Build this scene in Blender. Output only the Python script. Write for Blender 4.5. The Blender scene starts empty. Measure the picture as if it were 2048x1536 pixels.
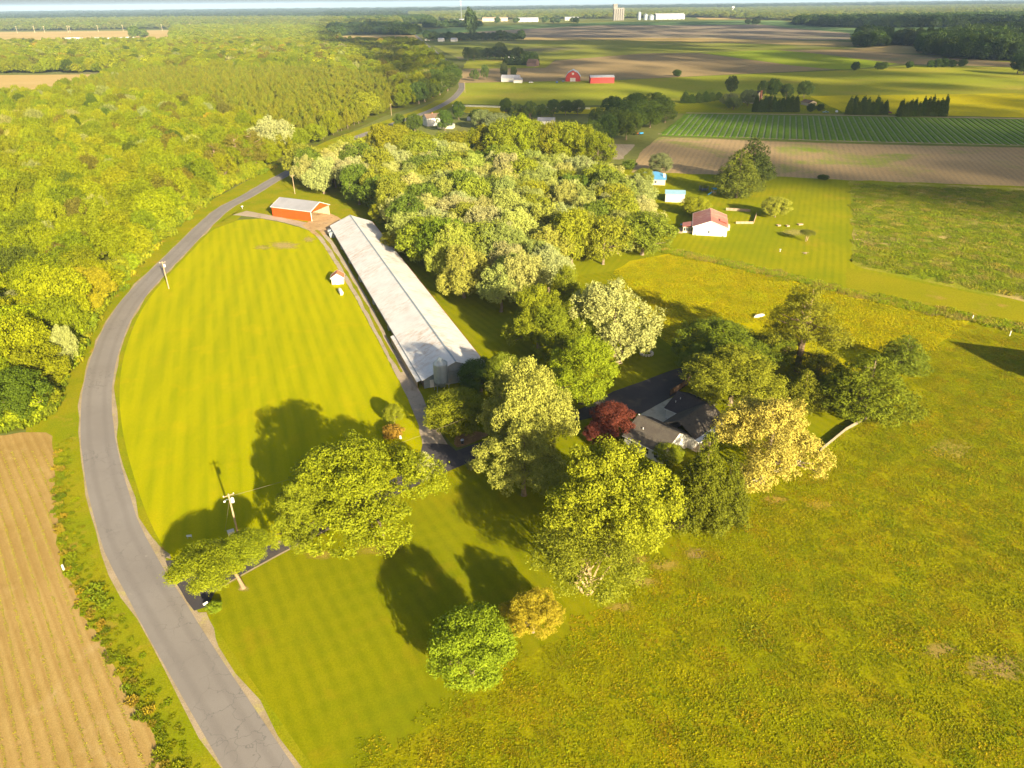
import bpy, bmesh, math, random
import numpy as np
from mathutils import Vector, Matrix

# ------------------------------------------------------------------ camera, sky, sun, exposure
scene = bpy.context.scene
COL = scene.collection
CAM_H = 85.0
FPX = 1421.0                      # focal length in pixels of the 2048 px wide photograph
HORIZON_Y = 5.0
ROLL = math.radians(0.62)
PITCH = math.atan((768 - HORIZON_Y) / FPX)
cp, sp = math.cos(PITCH), math.sin(PITCH)
SUN_EL, SUN_AZ = math.radians(19.0), math.radians(151.0)      # azimuth clockwise from +Y
SUN_DIR = Vector((math.sin(SUN_AZ) * math.cos(SUN_EL), math.cos(SUN_AZ) * math.cos(SUN_EL), math.sin(SUN_EL)))

cam_data = bpy.data.cameras.new('camera')
cam_data.sensor_width = 36.0
cam_data.lens = 36.0 * FPX / 2048.0
cam_data.clip_start = 0.5
cam_data.clip_end = 90000.0
cam = bpy.data.objects.new('camera', cam_data)
COL.objects.link(cam)
_r0, _u0 = Vector((1, 0, 0)), Vector((0, sp, cp))
_right = math.cos(ROLL) * _r0 - math.sin(ROLL) * _u0
_up = math.sin(ROLL) * _r0 + math.cos(ROLL) * _u0
_m = Matrix((_right, _up, _right.cross(_up))).transposed().to_4x4()
_m.translation = (0, 0, CAM_H)
cam.matrix_world = _m
scene.camera = cam

world = bpy.data.worlds.new('World')
scene.world = world
world.use_nodes = True
_nt = world.node_tree
_bg = _nt.nodes['Background']
_sky = _nt.nodes.new('ShaderNodeTexSky')
_sky.sky_type = 'NISHITA'
_sky.sun_disc = False
_sky.sun_elevation = SUN_EL
_sky.sun_rotation = SUN_AZ
_sky.air_density = 1.0
_sky.dust_density = 2.5
_sky.ozone_density = 1.0
_nt.links.new(_sky.outputs[0], _bg.inputs[0])
_bg.inputs[1].default_value = 0.055

_sl = bpy.data.lights.new('sun', 'SUN')
_sl.energy = 5.0
_sl.angle = math.radians(0.6)
_sl.color = (1.0, 0.88, 0.62)
sun = bpy.data.objects.new('sun', _sl)
COL.objects.link(sun)
sun.rotation_euler = SUN_DIR.to_track_quat('Z', 'Y').to_euler()

vs = scene.view_settings
vs.view_transform = 'Standard'
vs.look = 'None'
vs.exposure = 2.0
vs.gamma = 1.0
vs.use_curve_mapping = False
scene.cycles.max_bounces = 4
scene.cycles.diffuse_bounces = 2
scene.cycles.glossy_bounces = 2
scene.cycles.transmission_bounces = 3
scene.cycles.transparent_max_bounces = 6
scene.cycles.volume_bounces = 0
scene.cycles.use_denoising = True

rng = np.random.default_rng(7)
random.seed(7)

# ------------------------------------------------------------------ pixel -> place helpers (photo pixels, 2048 x 1536)
def ray(x, y):
    a, b = x - 1024.0, 768.0 - y
    u = (a * math.cos(ROLL) + b * math.sin(ROLL)) / FPX
    v = (b * math.cos(ROLL) - a * math.sin(ROLL)) / FPX
    return u, cp + v * sp, -sp + v * cp

def G(x, y, z=0.0):
    d = ray(x, y)
    t = (z - CAM_H) / d[2]
    return np.array((d[0] * t, d[1] * t))

def depth(x, y, z=0.0):
    return (z - CAM_H) / ray(x, y)[2]

def GP(pts, z=0.0):
    return np.array([G(p[0], p[1], z) for p in pts])

def proj(X, Y, Z=0.0):
    """world -> photo pixel, used only to pick which trees show largest"""
    dx, dy, dz = X, Y, Z - CAM_H
    fw = dy * cp - dz * sp
    u = dx / fw
    v = (dy * sp + dz * cp) / fw
    a = u * np.cos(ROLL) - v * np.sin(ROLL)
    b = u * np.sin(ROLL) + v * np.cos(ROLL)
    return 1024 + FPX * a, 768 - FPX * b, fw

# ------------------------------------------------------------------ node helpers and materials
def new_mat(name):
    m = bpy.data.materials.new(name)
    m.use_nodes = True
    nt = m.node_tree
    for n in list(nt.nodes):
        nt.nodes.remove(n)
    out = nt.nodes.new('ShaderNodeOutputMaterial')
    return m, nt, out

class NT:
    def __init__(s, nt): s.nt = nt
    def n(s, t, **kw):
        nd = s.nt.nodes.new(t)
        for k, v in kw.items(): setattr(nd, k, v)
        return nd
    def l(s, a, b): s.nt.links.new(a, b)
    def math(s, op, a, b=None, clamp=False):
        nd = s.n('ShaderNodeMath', operation=op, use_clamp=clamp)
        for i, q in enumerate((a, b)):
            if q is None: continue
            if isinstance(q, (int, float)): nd.inputs[i].default_value = q
            else: s.l(q, nd.inputs[i])
        return nd.outputs[0]
    def mix(s, fac, a, b, blend='MIX'):
        nd = s.n('ShaderNodeMix', data_type='RGBA', blend_type=blend)
        for i, q in ((0, fac), (6, a), (7, b)):
            if isinstance(q, (int, float)): nd.inputs[i].default_value = q
            elif isinstance(q, (tuple, list)): nd.inputs[i].default_value = (*q[:3], 1)
            else: s.l(q, nd.inputs[i])
        return nd.outputs[2]
    def noise(s, vec, scale, detail=3.0, rough=0.55, dist=0.0):
        nd = s.n('ShaderNodeTexNoise')
        nd.inputs['Scale'].default_value = scale
        nd.inputs['Detail'].default_value = detail
        nd.inputs['Roughness'].default_value = rough
        nd.inputs['Distortion'].default_value = dist
        if vec is not None: s.l(vec, nd.inputs['Vector'])
        return nd.outputs['Fac']
    def ramp(s, fac, a, b):
        nd = s.n('ShaderNodeMapRange')
        nd.inputs[1].default_value, nd.inputs[2].default_value = a, b
        s.l(fac, nd.inputs[0])
        return nd.outputs[0]
    def mapping(s, vec, rot=0.0, scale=(1, 1, 1)):
        nd = s.n('ShaderNodeMapping')
        nd.inputs['Rotation'].default_value = (0, 0, rot)
        nd.inputs['Scale'].default_value = scale
        s.l(vec, nd.inputs['Vector'])
        return nd.outputs[0]

def surf(name, c1, c2, c3=None, s1=0.03, s2=0.25, sf=3.0, fine=0.35, rough=0.95, spec=0.0, bump=0.0, bump_s=3.0,
         stripe=None, thr=(0.42, 0.6), c3thr=(0.55, 0.66), coords='world'):
    """procedural surface: two large-scale tones, a third in patches, fine grain, optional stripes (angle, period, strength, colour)"""
    m, nt, out = new_mat(name)
    q = NT(nt)
    if coords == 'world': vec = q.n('ShaderNodeNewGeometry').outputs['Position']
    else: vec = q.n('ShaderNodeTexCoord').outputs['Object']
    col = q.mix(q.ramp(q.noise(vec, s1, 5, 0.6), *thr), c1, c2)
    if c3 is not None:
        col = q.mix(q.ramp(q.noise(vec, s2, 5, 0.62, 0.4), *c3thr), col, c3)
    if stripe:
        for st in (stripe if isinstance(stripe, list) else [stripe]):
            ang, per, amt, scol = st[:4]
            dist = st[4] if len(st) > 4 else 0.6
            mp = q.mapping(vec, rot=ang)
            sx = q.n('ShaderNodeSeparateXYZ'); q.l(mp, sx.inputs[0])
            wob = q.math('MULTIPLY', q.math('SUBTRACT', q.noise(vec, 0.07 / per, 2), 0.5), dist * per * 2)
            xx = q.math('ADD', sx.outputs[0], wob)
            w = q.math('SINE', q.math('MULTIPLY', xx, 2 * math.pi / per))
            w = q.ramp(w, -0.6, 0.9)
            brk = q.ramp(q.noise(q.mapping(vec, rot=ang, scale=(0.9 / per, 0.03 / per, 1)), 1.0, 3), 0.25, 0.6)
            w = q.math('MULTIPLY', q.math('MULTIPLY', w, brk), amt)
            col = q.mix(w, col, scol)
    fn = q.noise(vec, sf, 4, 0.7)
    fac = q.ramp(fn, 0.25, 0.75)
    val = q.math('ADD', q.math('MULTIPLY', fac, fine * 2), 1 - fine)
    vc = q.n('ShaderNodeCombineColor')
    for i in range(3): q.l(val, vc.inputs[i])
    col = q.mix(1.0, col, vc.outputs[0], 'MULTIPLY')
    bs = q.n('ShaderNodeBsdfPrincipled')
    q.l(col, bs.inputs['Base Color'])
    bs.inputs['Roughness'].default_value = rough
    bs.inputs['Specular IOR Level'].default_value = spec
    if bump:
        b = q.n('ShaderNodeBump')
        b.inputs['Strength'].default_value = 1.0
        b.inputs['Distance'].default_value = bump
        q.l(q.noise(vec, bump_s, 4, 0.65), b.inputs['Height'])
        q.l(b.outputs[0], bs.inputs['Normal'])
    q.l(bs.outputs[0], out.inputs[0])
    return m

def plain(name, c, rough=0.6, metal=0.0, spec=0.3, var=0.18, scale=2.0, dirt=None):
    """painted / metal / timber piece with slight uneven tone and optional dirt colour in blotches"""
    m, nt, out = new_mat(name)
    q = NT(nt)
    vec = q.n('ShaderNodeTexCoord').outputs['Object']
    n1 = q.ramp(q.noise(vec, scale, 5, 0.65), 0.3, 0.7)
    col = q.mix(n1, tuple(x * (1 - var) for x in c), tuple(min(1, x * (1 + var)) for x in c))
    if dirt: col = q.mix(q.math('MULTIPLY', q.ramp(q.noise(vec, scale * 0.6, 6, 0.7), 0.5, 0.72), 0.8), col, dirt)
    bs = q.n('ShaderNodeBsdfPrincipled')
    q.l(col, bs.inputs['Base Color'])
    bs.inputs['Roughness'].default_value = rough
    bs.inputs['Metallic'].default_value = metal
    bs.inputs['Specular IOR Level'].default_value = spec
    q.l(bs.outputs[0], out.inputs[0])
    return m

def leaf_mat(name, trans=0.22):
    """foliage: tint from the object colour, or from the instance attribute for scattered woods; 'v' varies leaf by leaf"""
    m, nt, out = new_mat(name)
    q = NT(nt)
    oi = q.n('ShaderNodeObjectInfo')
    ai = q.n('ShaderNodeAttribute', attribute_type='INSTANCER', attribute_name='tint')
    af = q.n('ShaderNodeAttribute', attribute_type='INSTANCER', attribute_name='isi')
    av = q.n('ShaderNodeAttribute', attribute_type='GEOMETRY', attribute_name='v')
    tint = q.mix(af.outputs['Fac'], oi.outputs['Color'], ai.outputs['Color'])
    v = av.outputs['Fac']
    dark = q.mix(1.0, tint, (0.80, 0.90, 0.75), 'MULTIPLY')
    lite = q.mix(1.0, tint, (1.42, 1.44, 1.05), 'MULTIPLY')
    col = q.mix(v, dark, lite)
    bs = q.n('ShaderNodeBsdfPrincipled')
    q.l(col, bs.inputs['Base Color'])
    bs.inputs['Roughness'].default_value = 0.62
    bs.inputs['Specular IOR Level'].default_value = 0.055
    tr = q.n('ShaderNodeBsdfTranslucent')
    q.l(q.mix(1.0, col, (1.15, 1.1, 0.7), 'MULTIPLY'), tr.inputs[0])
    ms = q.n('ShaderNodeMixShader')
    ms.inputs[0].default_value = trans
    q.l(bs.outputs[0], ms.inputs[1]); q.l(tr.outputs[0], ms.inputs[2])
    q.l(ms.outputs[0], out.inputs[0])
    return m

LEAF = leaf_mat('foliage')
BARK = plain('bark', (0.16, 0.12, 0.075), rough=0.9, spec=0.1, var=0.35, scale=3.0)
BARK_MID = plain('bark_mid', (0.19, 0.13, 0.075), rough=0.9, spec=0.1, var=0.3, scale=3.0)
BARK_PALE = plain('bark_pale', (0.34, 0.24, 0.12), rough=0.9, spec=0.1, var=0.3, scale=3.0)

# ------------------------------------------------------------------ mesh helpers
def tag(o, label=None, cat=None, group=None, kind=None):
    if label: o['label'] = label
    if cat: o['category'] = cat
    if group: o['group'] = group
    if kind: o['kind'] = kind
    return o

def link(name, me, mat=None, parent=None, smooth=False):
    if mat is not None:
        me.materials.clear(); me.materials.append(mat)
    if smooth:
        me.polygons.foreach_set('use_smooth', [True] * len(me.polygons))
    o = bpy.data.objects.new(name, me)
    COL.objects.link(o)
    if parent is not None: o.parent = parent
    return o

class MB:
    """collects boxes, prisms and tubes into one mesh object"""
    def __init__(s): s.v = []; s.f = []
    def add(s, vs_, fs_):
        k = len(s.v); s.v += [tuple(map(float, p)) for p in vs_]; s.f += [tuple(i + k for i in f) for f in fs_]; return s
    def box(s, c, d, rz=0.0):
        x, y, z = (q / 2 for q in d)
        ca, sa = math.cos(rz), math.sin(rz)
        P = []
        for dz in (-z, z):
            for dx, dy in ((-x, -y), (x, -y), (x, y), (-x, y)):
                P.append((c[0] + dx * ca - dy * sa, c[1] + dx * sa + dy * ca, c[2] + dz))
        return s.add(P, [(0, 3, 2, 1), (4, 5, 6, 7), (0, 1, 5, 4), (1, 2, 6, 5), (2, 3, 7, 6), (3, 0, 4, 7)])
    def quad(s, *p): return s.add(p, [tuple(range(len(p)))])
    def slab(s, pts, nrm):
        """thick sheet: polygon pts plus the same polygon moved by nrm"""
        n = len(pts); P = [Vector(p) for p in pts]; Q = [p + Vector(nrm) for p in P]
        fs_ = [tuple(range(n)), tuple(range(2 * n - 1, n - 1, -1))] + [(i, i + n, (i + 1) % n + n, (i + 1) % n) for i in range(n)]
        return s.add(P + Q, fs_)
    def tube(s, path, rad, n=6, cap=True):
        path = [Vector(p) for p in path]
        if isinstance(rad, (int, float)): rad = [rad] * len(path)
        k = len(path); P = []; F = []
        for i, p in enumerate(path):
            t = (path[min(i + 1, k - 1)] - path[max(i - 1, 0)]).normalized()
            a = t.orthogonal().normalized() if abs(t.z) > 0.9 else t.cross(Vector((0, 0, 1))).normalized()
            b = t.cross(a)
            for j in range(n):
                th = 2 * math.pi * j / n
                P.append(p + (a * math.cos(th) + b * math.sin(th)) * rad[i])
        for i in range(k - 1):
            for j in range(n):
                F.append((i * n + j, i * n + (j + 1) % n, (i + 1) * n + (j + 1) % n, (i + 1) * n + j))
        if cap: F += [tuple(range(n - 1, -1, -1)), tuple((k - 1) * n + j for j in range(n))]
        return s.add(P, F)
    def lathe(s, c, prof, n=20):
        P = []; F = []
        for r, z in prof:
            for j in range(n):
                th = 2 * math.pi * j / n
                P.append((c[0] + r * math.cos(th), c[1] + r * math.sin(th), c[2] + z))
        for i in range(len(prof) - 1):
            for j in range(n):
                F.append((i * n + j, i * n + (j + 1) % n, (i + 1) * n + (j + 1) % n, (i + 1) * n + j))
        F += [tuple(range(n - 1, -1, -1)), tuple((len(prof) - 1) * n + j for j in range(n))]
        return s.add(P, F)
    def mesh(s, name):
        me = bpy.data.meshes.new(name)
        me.from_pydata(s.v, [], s.f); me.update()
        return me
    def build(s, name, mat, parent=None, smooth=False, loc=None):
        o = link(name, s.mesh(name), mat, parent, smooth)
        if loc is not None: o.location = loc
        return o

def thing(name, label, cat, loc=(0, 0, 0), rotz=0.0, group=None):
    o = bpy.data.objects.new(name, None)
    COL.objects.link(o)
    o.empty_display_size = 0.5
    o.location = (loc[0], loc[1], loc[2] if len(loc) > 2 else 0.0)
    o.rotation_euler = (0, 0, rotz)
    return tag(o, label, cat, group)

def spline(pts, n=8, closed=False):
    """Catmull-Rom through 2-D points"""
    P = [np.array(p, float) for p in pts]; out = []
    k = len(P); rngk = k if closed else k - 1
    for i in range(rngk):
        if closed: p0, p1, p2, p3 = P[i - 1], P[i], P[(i + 1) % k], P[(i + 2) % k]
        else: p0, p1, p2, p3 = P[max(i - 1, 0)], P[i], P[i + 1], P[min(i + 2, k - 1)]
        for j in range(n):
            t = j / n
            out.append(0.5 * (2 * p1 + (p2 - p0) * t + (2 * p0 - 5 * p1 + 4 * p2 - p3) * t * t + (3 * p1 - p0 - 3 * p2 + p3) * t ** 3))
    if not closed: out.append(P[-1])
    return np.array(out)

def resample(P, n):
    P = np.asarray(P, float)
    d = np.r_[0, np.cumsum(np.hypot(*np.diff(P, axis=0).T))]
    t = np.linspace(0, d[-1], n)
    return np.c_[np.interp(t, d, P[:, 0]), np.interp(t, d, P[:, 1])]

def ragged(P, step, amp, closed=True, seed=0):
    """subdivide an outline and push it in and out a little so field edges are not ruler-straight"""
    r = np.random.default_rng(seed)
    P = np.asarray(P, float)
    Q = np.vstack([P, P[:1]]) if closed else P
    L = np.hypot(*np.diff(Q, axis=0).T).sum()
    n = int(min(400, max(len(P) * 2, L / step)))
    R = resample(Q, n + 1)
    if closed: R = R[:-1]
    t = np.roll(R, -1, 0) - np.roll(R, 1, 0)
    nn = np.c_[t[:, 1], -t[:, 0]] / (np.hypot(*t.T)[:, None] + 1e-9)
    return R + nn * r.normal(0, amp, (len(R), 1))

def sheet(name, P, z, mat, parent=None):
    """flat ground piece from a world outline"""
    me = bpy.data.meshes.new(name)
    me.from_pydata([(p[0], p[1], z) for p in P], [], [tuple(range(len(P)))])
    me.update()
    if me.polygons[0].normal.z < 0: me.flip_normals()
    o = link(name, me, mat, parent)
    if parent is None: o['kind'] = 'structure'
    return o

def ribbon(name, Lp, Rp, z, mat, parent=None):
    n = len(Lp)
    V = [(p[0], p[1], z) for p in Lp] + [(p[0], p[1], z) for p in Rp]
    me = bpy.data.meshes.new(name)
    me.from_pydata(V, [], [(i, n + i, n + i + 1, i + 1) for i in range(n - 1)])
    me.update()
    o = link(name, me, mat, parent)
    if parent is None: o['kind'] = 'structure'
    return o

def offset(P, d):
    P = np.asarray(P, float)
    t = np.gradient(P, axis=0)
    return P + np.c_[t[:, 1], -t[:, 0]] / np.hypot(*t.T)[:, None] * d

def in_poly(X, Y, P):
    ins = np.zeros(len(X), bool)
    j = len(P) - 1
    for i in range(len(P)):
        xi, yi = P[i]; xj, yj = P[j]
        if yi != yj:
            c = ((yi > Y) != (yj > Y)) & (X < (xj - xi) * (Y - yi) / (yj - yi) + xi)
            ins ^= c
        j = i
    return ins

def fill(P, sp_, jit=0.42, holes=(), seed=0):
    """jittered hexagonal points inside a world outline"""
    r = np.random.default_rng(seed)
    P = np.asarray(P)
    x0, y0 = P.min(0); x1, y1 = P.max(0)
    gx, gy = np.meshgrid(np.arange(x0, x1 + sp_, sp_), np.arange(y0, y1 + sp_, sp_ * 0.87))
    gx = gx + (np.arange(gx.shape[0]) % 2)[:, None] * sp_ / 2
    X = gx.ravel() + r.uniform(-jit, jit, gx.size) * sp_
    Y = gy.ravel() + r.uniform(-jit, jit, gx.size) * sp_
    k = in_poly(X, Y, P)
    for h in holes: k &= ~in_poly(X, Y, np.asarray(h))
    return np.c_[X[k], Y[k]]
# ------------------------------------------------------------------ trees: crowns of leaf-sized faces grouped in twigs and lobes
def rand_dirs(r, n):
    d = r.normal(size=(n, 3))
    return d / np.linalg.norm(d, axis=1)[:, None]

def leaves_mesh(name, lobes, seed, leaf, per_twig=7, density=1.0, aspect=0.6, up=0.35, spread=0.2, centre=(0, 0, 5), hollow=0.5, needle=False, core=True):
    """lobes: (cx,cy,cz, rx,ry,rz). Leaves sit in twigs on the lobes' outer shells, more of them on the side away from the crown's middle."""
    r = np.random.default_rng(seed)
    C = []; N = []; V = []
    ctr = np.array(centre, float)
    for lb in lobes:
        c = np.array(lb[:3]); rad = np.array(lb[3:6])
        nt_ = max(5, int(density * 17 * (rad[0] * rad[1] + rad[0] * rad[2]) * 2 / (leaf * leaf * per_twig * 4)))
        d = rand_dirs(r, nt_)
        out = c - ctr; ln = np.linalg.norm(out)
        if ln > 1e-3:
            keep = (d @ (out / ln)) > r.uniform(-1.0, 0.35, nt_) - hollow * 0.3
            d = d[keep]
        tw = c + d * rad * r.uniform(0.72, 1.05, (len(d), 1))
        tv = r.uniform(0, 1, len(d))
        k = per_twig
        P = np.repeat(tw, k, 0) + r.normal(0, spread * rad.mean(), (len(tw) * k, 3)) * 0.55
        D = np.repeat(d, k, 0)
        C.append(P); N.append(D); V.append(np.clip(np.repeat(tv, k) * 0.55 + r.uniform(0, 0.45, len(P)), 0, 1))
    C = np.vstack(C); N = np.vstack(N); V = np.concatenate(V)
    n = len(C)
    nn = N * 0.75 + rand_dirs(r, n) * 0.75 + np.array((0, 0, up))
    nn /= np.linalg.norm(nn, axis=1)[:, None]
    if needle: a = N * 0.9 + rand_dirs(r, n) * 0.45 + np.array((0, 0, 0.25))
    else: a = rand_dirs(r, n)
    a = a - nn * (a * nn).sum(1)[:, None]
    a /= np.linalg.norm(a, axis=1)[:, None] + 1e-9
    b = np.cross(nn, a)
    s = leaf * r.uniform(0.65, 1.3, (n, 1))
    q = np.empty((n, 4, 3))
    bend = nn * s * 0.18
    q[:, 0] = C - a * s - bend; q[:, 1] = C - b * s * aspect; q[:, 2] = C + a * s - bend; q[:, 3] = C + b * s * aspect
    me = bpy.data.meshes.new(name)
    me.vertices.add(n * 4); me.loops.add(n * 4); me.polygons.add(n)
    me.vertices.foreach_set('co', q.ravel())
    me.loops.foreach_set('vertex_index', np.arange(n * 4, dtype=np.int32))
    me.polygons.foreach_set('loop_start', np.arange(0, n * 4, 4, dtype=np.int32))
    me.polygons.foreach_set('loop_total', np.full(n, 4, dtype=np.int32))
    at = me.attributes.new('v', 'FLOAT', 'POINT')
    at.data.foreach_set('value', np.repeat(V, 4).astype(np.float32))
    me.update(calc_edges=True)
    me.materials.append(LEAF)
    return me

def broad_lobes(seed, K=30, zc=5.8, b=4.1, R=5.0, lob=(1.15, 1.9), low=-0.55, flat=0.8, wob=0.16):
    r = np.random.default_rng(seed)
    L = []
    ph = r.uniform(0, 6.28, 4)
    for k in range(K):
        z = low + (1 - low) * (k + 0.5) / K
        th = k * 2.39996 + r.uniform(-0.5, 0.5)
        rho = math.sqrt(max(0, 1 - z * z))
        wobble = 1 + wob * (math.sin(2 * th + ph[0]) + 0.7 * math.sin(3 * th + ph[1])) + r.uniform(-0.1, 0.08)
        lr = r.uniform(*lob)
        rr = (R - lr * 0.85) * wobble
        L.append((rho * math.cos(th) * rr, rho * math.sin(th) * rr, zc + z * (b - lr * 0.7) * r.uniform(0.9, 1.08), lr, lr, lr * flat))
    for k in range(max(4, K // 5)):
        th = r.uniform(0, 6.28); q = r.uniform(0.1, 0.45) * R
        L.append((q * math.cos(th), q * math.sin(th), zc + r.uniform(-0.3, 0.4) * b, lob[1], lob[1], lob[1] * flat))
    return L

def oak_lobes(seed, M=7, zc=5.0, b=4.4, R=5.0, per=17, lob=(0.42, 0.9), low=-0.8, flat=0.75):
    """several big billows, each covered in its own small lobes: an uneven outline with dark folds between"""
    r = np.random.default_rng(seed); L = []
    big = [(0, 0, zc + b * 0.38, R * 0.46)]
    for k in range(M):
        th = 6.283 * k / M + r.uniform(-0.3, 0.3); f = r.uniform(0.5, 0.66); br = R * r.uniform(0.34, 0.5)
        big.append((math.cos(th) * R * f, math.sin(th) * R * f, zc + b * r.uniform(-0.5, 0.25), br))
    for k in range(M // 2):
        th = r.uniform(0, 6.283); big.append((math.cos(th) * R * 0.33, math.sin(th) * R * 0.33, zc + b * r.uniform(0.35, 0.6), R * r.uniform(0.26, 0.36)))
    for (bx, by, bz, br) in big:
        for k in range(int(per * (br / (R * 0.4)) ** 1.5) + 2):
            z = low + (1 - low) * (k + 0.5) / (per + 1); z = min(z, 1); th = k * 2.39996 + r.uniform(-0.4, 0.4); q = math.sqrt(max(0, 1 - z * z))
            lr = r.uniform(*lob); d = br * r.uniform(0.62, 0.95)
            L.append((bx + q * math.cos(th) * d, by + q * math.sin(th) * d, bz + z * d * 0.85, lr, lr, lr * flat))
    L.append((0, 0, zc, 2.0, 2.0, 2.2))
    return L

def trunk_mesh(name, lobes, seed, r0=0.32, fork=2.4, lean=(0, 0), nlimb=9, stems=1, mat=None):
    r = np.random.default_rng(seed)
    mb = MB()
    pick = sorted(range(len(lobes)), key=lambda i: lobes[i][2] + r.uniform(-1, 1))[:nlimb + 3]
    r.shuffle(pick)
    for sidx in range(stems):
        a0 = 6.28 * sidx / stems + 0.5
        base = np.array((0.22 * math.cos(a0), 0.22 * math.sin(a0), -0.15)) * (stems > 1)
        base[2] = -0.15
        top = np.array((lean[0] + (stems > 1) * 0.9 * math.cos(a0), lean[1] + (stems > 1) * 0.9 * math.sin(a0), fork))
        mid = (base + top) / 2 + r.normal(0, 0.08, 3)
        rs = r0 / (1 if stems == 1 else 1.6)
        mb.tube([base, base + (mid - base) * 0.25, mid, top], [rs * 1.5, rs, rs * 0.85, rs * 0.72], 7)
        for i in pick[sidx::stems][:nlimb]:
            lb = np.array(lobes[i][:3])
            m1 = top + (lb - top) * 0.45 + np.array((0, 0, 0.45)) + r.normal(0, 0.2, 3)
            mb.tube([top + (base - top) * 0.06, m1, top + (lb - top) * 0.95], [rs * 0.6, rs * 0.34, rs * 0.1], 5)
        mb.tube([top, top + (np.array((0, 0, 8.2)) - top) * 0.55 + r.normal(0, 0.15, 3), (r.normal(0, .2), r.normal(0, .2), 8.6)], [rs * 0.7, rs * 0.4, rs * 0.08], 5)
    me = mb.mesh(name)
    me.materials.append(mat or BARK)
    return me

PROTO = {}
def proto(key, lobes, seed, trunk=None, **kw):
    PROTO[key] = (leaves_mesh('crown_' + key, lobes, seed, **kw), trunk_mesh('trunk_' + key, lobes, seed + 50, **(trunk or {})))

# woodland broadleaf trees (nominal 10 m wide, 10 m high, scaled where they stand)
for i in range(5):
    proto('wood%d' % i, broad_lobes(100 + i, K=32 + 3 * i, zc=5.4, b=4.5, lob=(0.85, 1.6), wob=0.14, low=-0.8), 100 + i, leaf=0.16, per_twig=7, density=0.5, spread=0.27)
for i in range(3):   # taller poplars with upswept pale crowns
    proto('poplar%d' % i, oak_lobes(200 + i, M=7, zc=5.0, b=4.6, R=4.9, per=15, lob=(0.42, 0.85), flat=1.2), 200 + i,
         leaf=0.11, per_twig=8, density=0.38, spread=0.26, aspect=0.5, up=0.2, centre=(0, 0, 4))
for i in range(4):   # large specimen trees, finer leaves
    proto('oak%d' % i, oak_lobes(300 + i, M=6 + i % 3), 300 + i, leaf=0.082, per_twig=8, density=0.36, spread=0.30, centre=(0, 0, 4), trunk=dict(r0=0.3, nlimb=12))
for i in range(2):
    proto('round%d' % i, broad_lobes(340 + i, K=46, zc=5.4, b=4.5, lob=(0.9, 1.5), wob=0.06, low=-0.8), 340 + i, leaf=0.125, per_twig=7, density=0.5, spread=0.32, up=0.5)
proto('open', broad_lobes(360, K=34, zc=7.3, b=2.4, lob=(0.8, 1.4), wob=0.2, low=-0.2), 360, leaf=0.095, per_twig=8, density=0.36, spread=0.5,
     trunk=dict(r0=0.32, fork=1.0, nlimb=8, stems=3, mat=BARK_PALE))
proto('lean', broad_lobes(361, K=34, zc=7.2, b=2.7, lob=(1.0, 1.7), wob=0.09, low=-0.4, flat=0.6), 361, leaf=0.115, per_twig=8, density=0.55, spread=0.4,
     trunk=dict(r0=0.42, fork=3.6, nlimb=10, mat=BARK_PALE))
proto('shrub', broad_lobes(362, K=22, zc=4.6, b=4.6, lob=(1.3, 2.2), wob=0.12, low=-0.9), 362, leaf=0.36, per_twig=6, density=0.7, spread=0.3, trunk=dict(r0=0.25, fork=1.5, nlimb=5))
proto('far', broad_lobes(363, K=11, zc=5.2, b=4.6, lob=(1.7, 2.5), wob=0.14, low=-0.75), 363, leaf=0.55, per_twig=4, density=0.8, spread=0.3, trunk=dict(r0=0.3, nlimb=3))

def pine_lobes(seed, tiers=8, z0=1.6, z1=9.6, r0=3.6, rt=0.6, per=7, lob=0.95, flat=0.45, gap=0.0, upsweep=0.6, shape=1.0):
    r = np.random.default_rng(seed); L = []
    for t in range(tiers):
        f = t / (tiers - 1)
        z = z0 + (z1 - z0) * f
        R = (r0 * (1 - f) ** shape + rt)
        n = max(3, int(per * (R / (r0 + rt)) + 1.5))
        o = r.uniform(0, 6.28)
        for k in range(n):
            if r.uniform() < gap: continue
            th = o + 6.283 * k / n + r.uniform(-0.25, 0.25)
            q = R * r.uniform(0.68, 1.0)
            lr = lob * (0.55 + 0.6 * R / (r0 + rt)) * r.uniform(0.8, 1.2)
            L.append((q * math.cos(th), q * math.sin(th), z + q * 0.18 * upsweep + r.uniform(-0.25, 0.25), lr, lr, lr * flat))
            if R > 1.6: L.append((q * 0.5 * math.cos(th), q * 0.5 * math.sin(th), z + r.uniform(-0.2, 0.3), lr * 0.85, lr * 0.85, lr * flat))
    L.append((0, 0, z1 + 0.1, 0.4, 0.4, 0.7))
    return L

def pine_trunk(name, lobes, seed, r0=0.28, nlimb=14, bend=0.0, mat=None, zt=9.4):
    r = np.random.default_rng(seed); mb = MB()
    ax = [(0, 0, -0.15), (bend * 0.4, 0.05, 3), (bend * 0.8, -0.08, 6), (0.0, 0, zt)]
    mb.tube(ax, [r0 * 1.25, r0, r0 * 0.7, r0 * 0.12], 7)
    for i in r.permutation(len(lobes))[:nlimb]:
        lb = np.array(lobes[i][:3]); zb = max(0.6, lb[2] - 0.5 - r.uniform(0, 0.5))
        mb.tube([(bend * 0.6, 0, zb), (np.array((0, 0, zb)) + lb) / 2 + (0, 0, -0.1), lb], [r0 * 0.4, r0 * 0.26, r0 * 0.08], 4)
    me = mb.mesh(name); me.materials.append(mat or BARK)
    return me

def proto_pine(key, lobes, seed, trunk=None, **kw):
    PROTO[key] = (leaves_mesh('crown_' + key, lobes, seed, needle=True, **kw), pine_trunk('trunk_' + key, lobes, seed + 50, **(trunk or {})))

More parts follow.
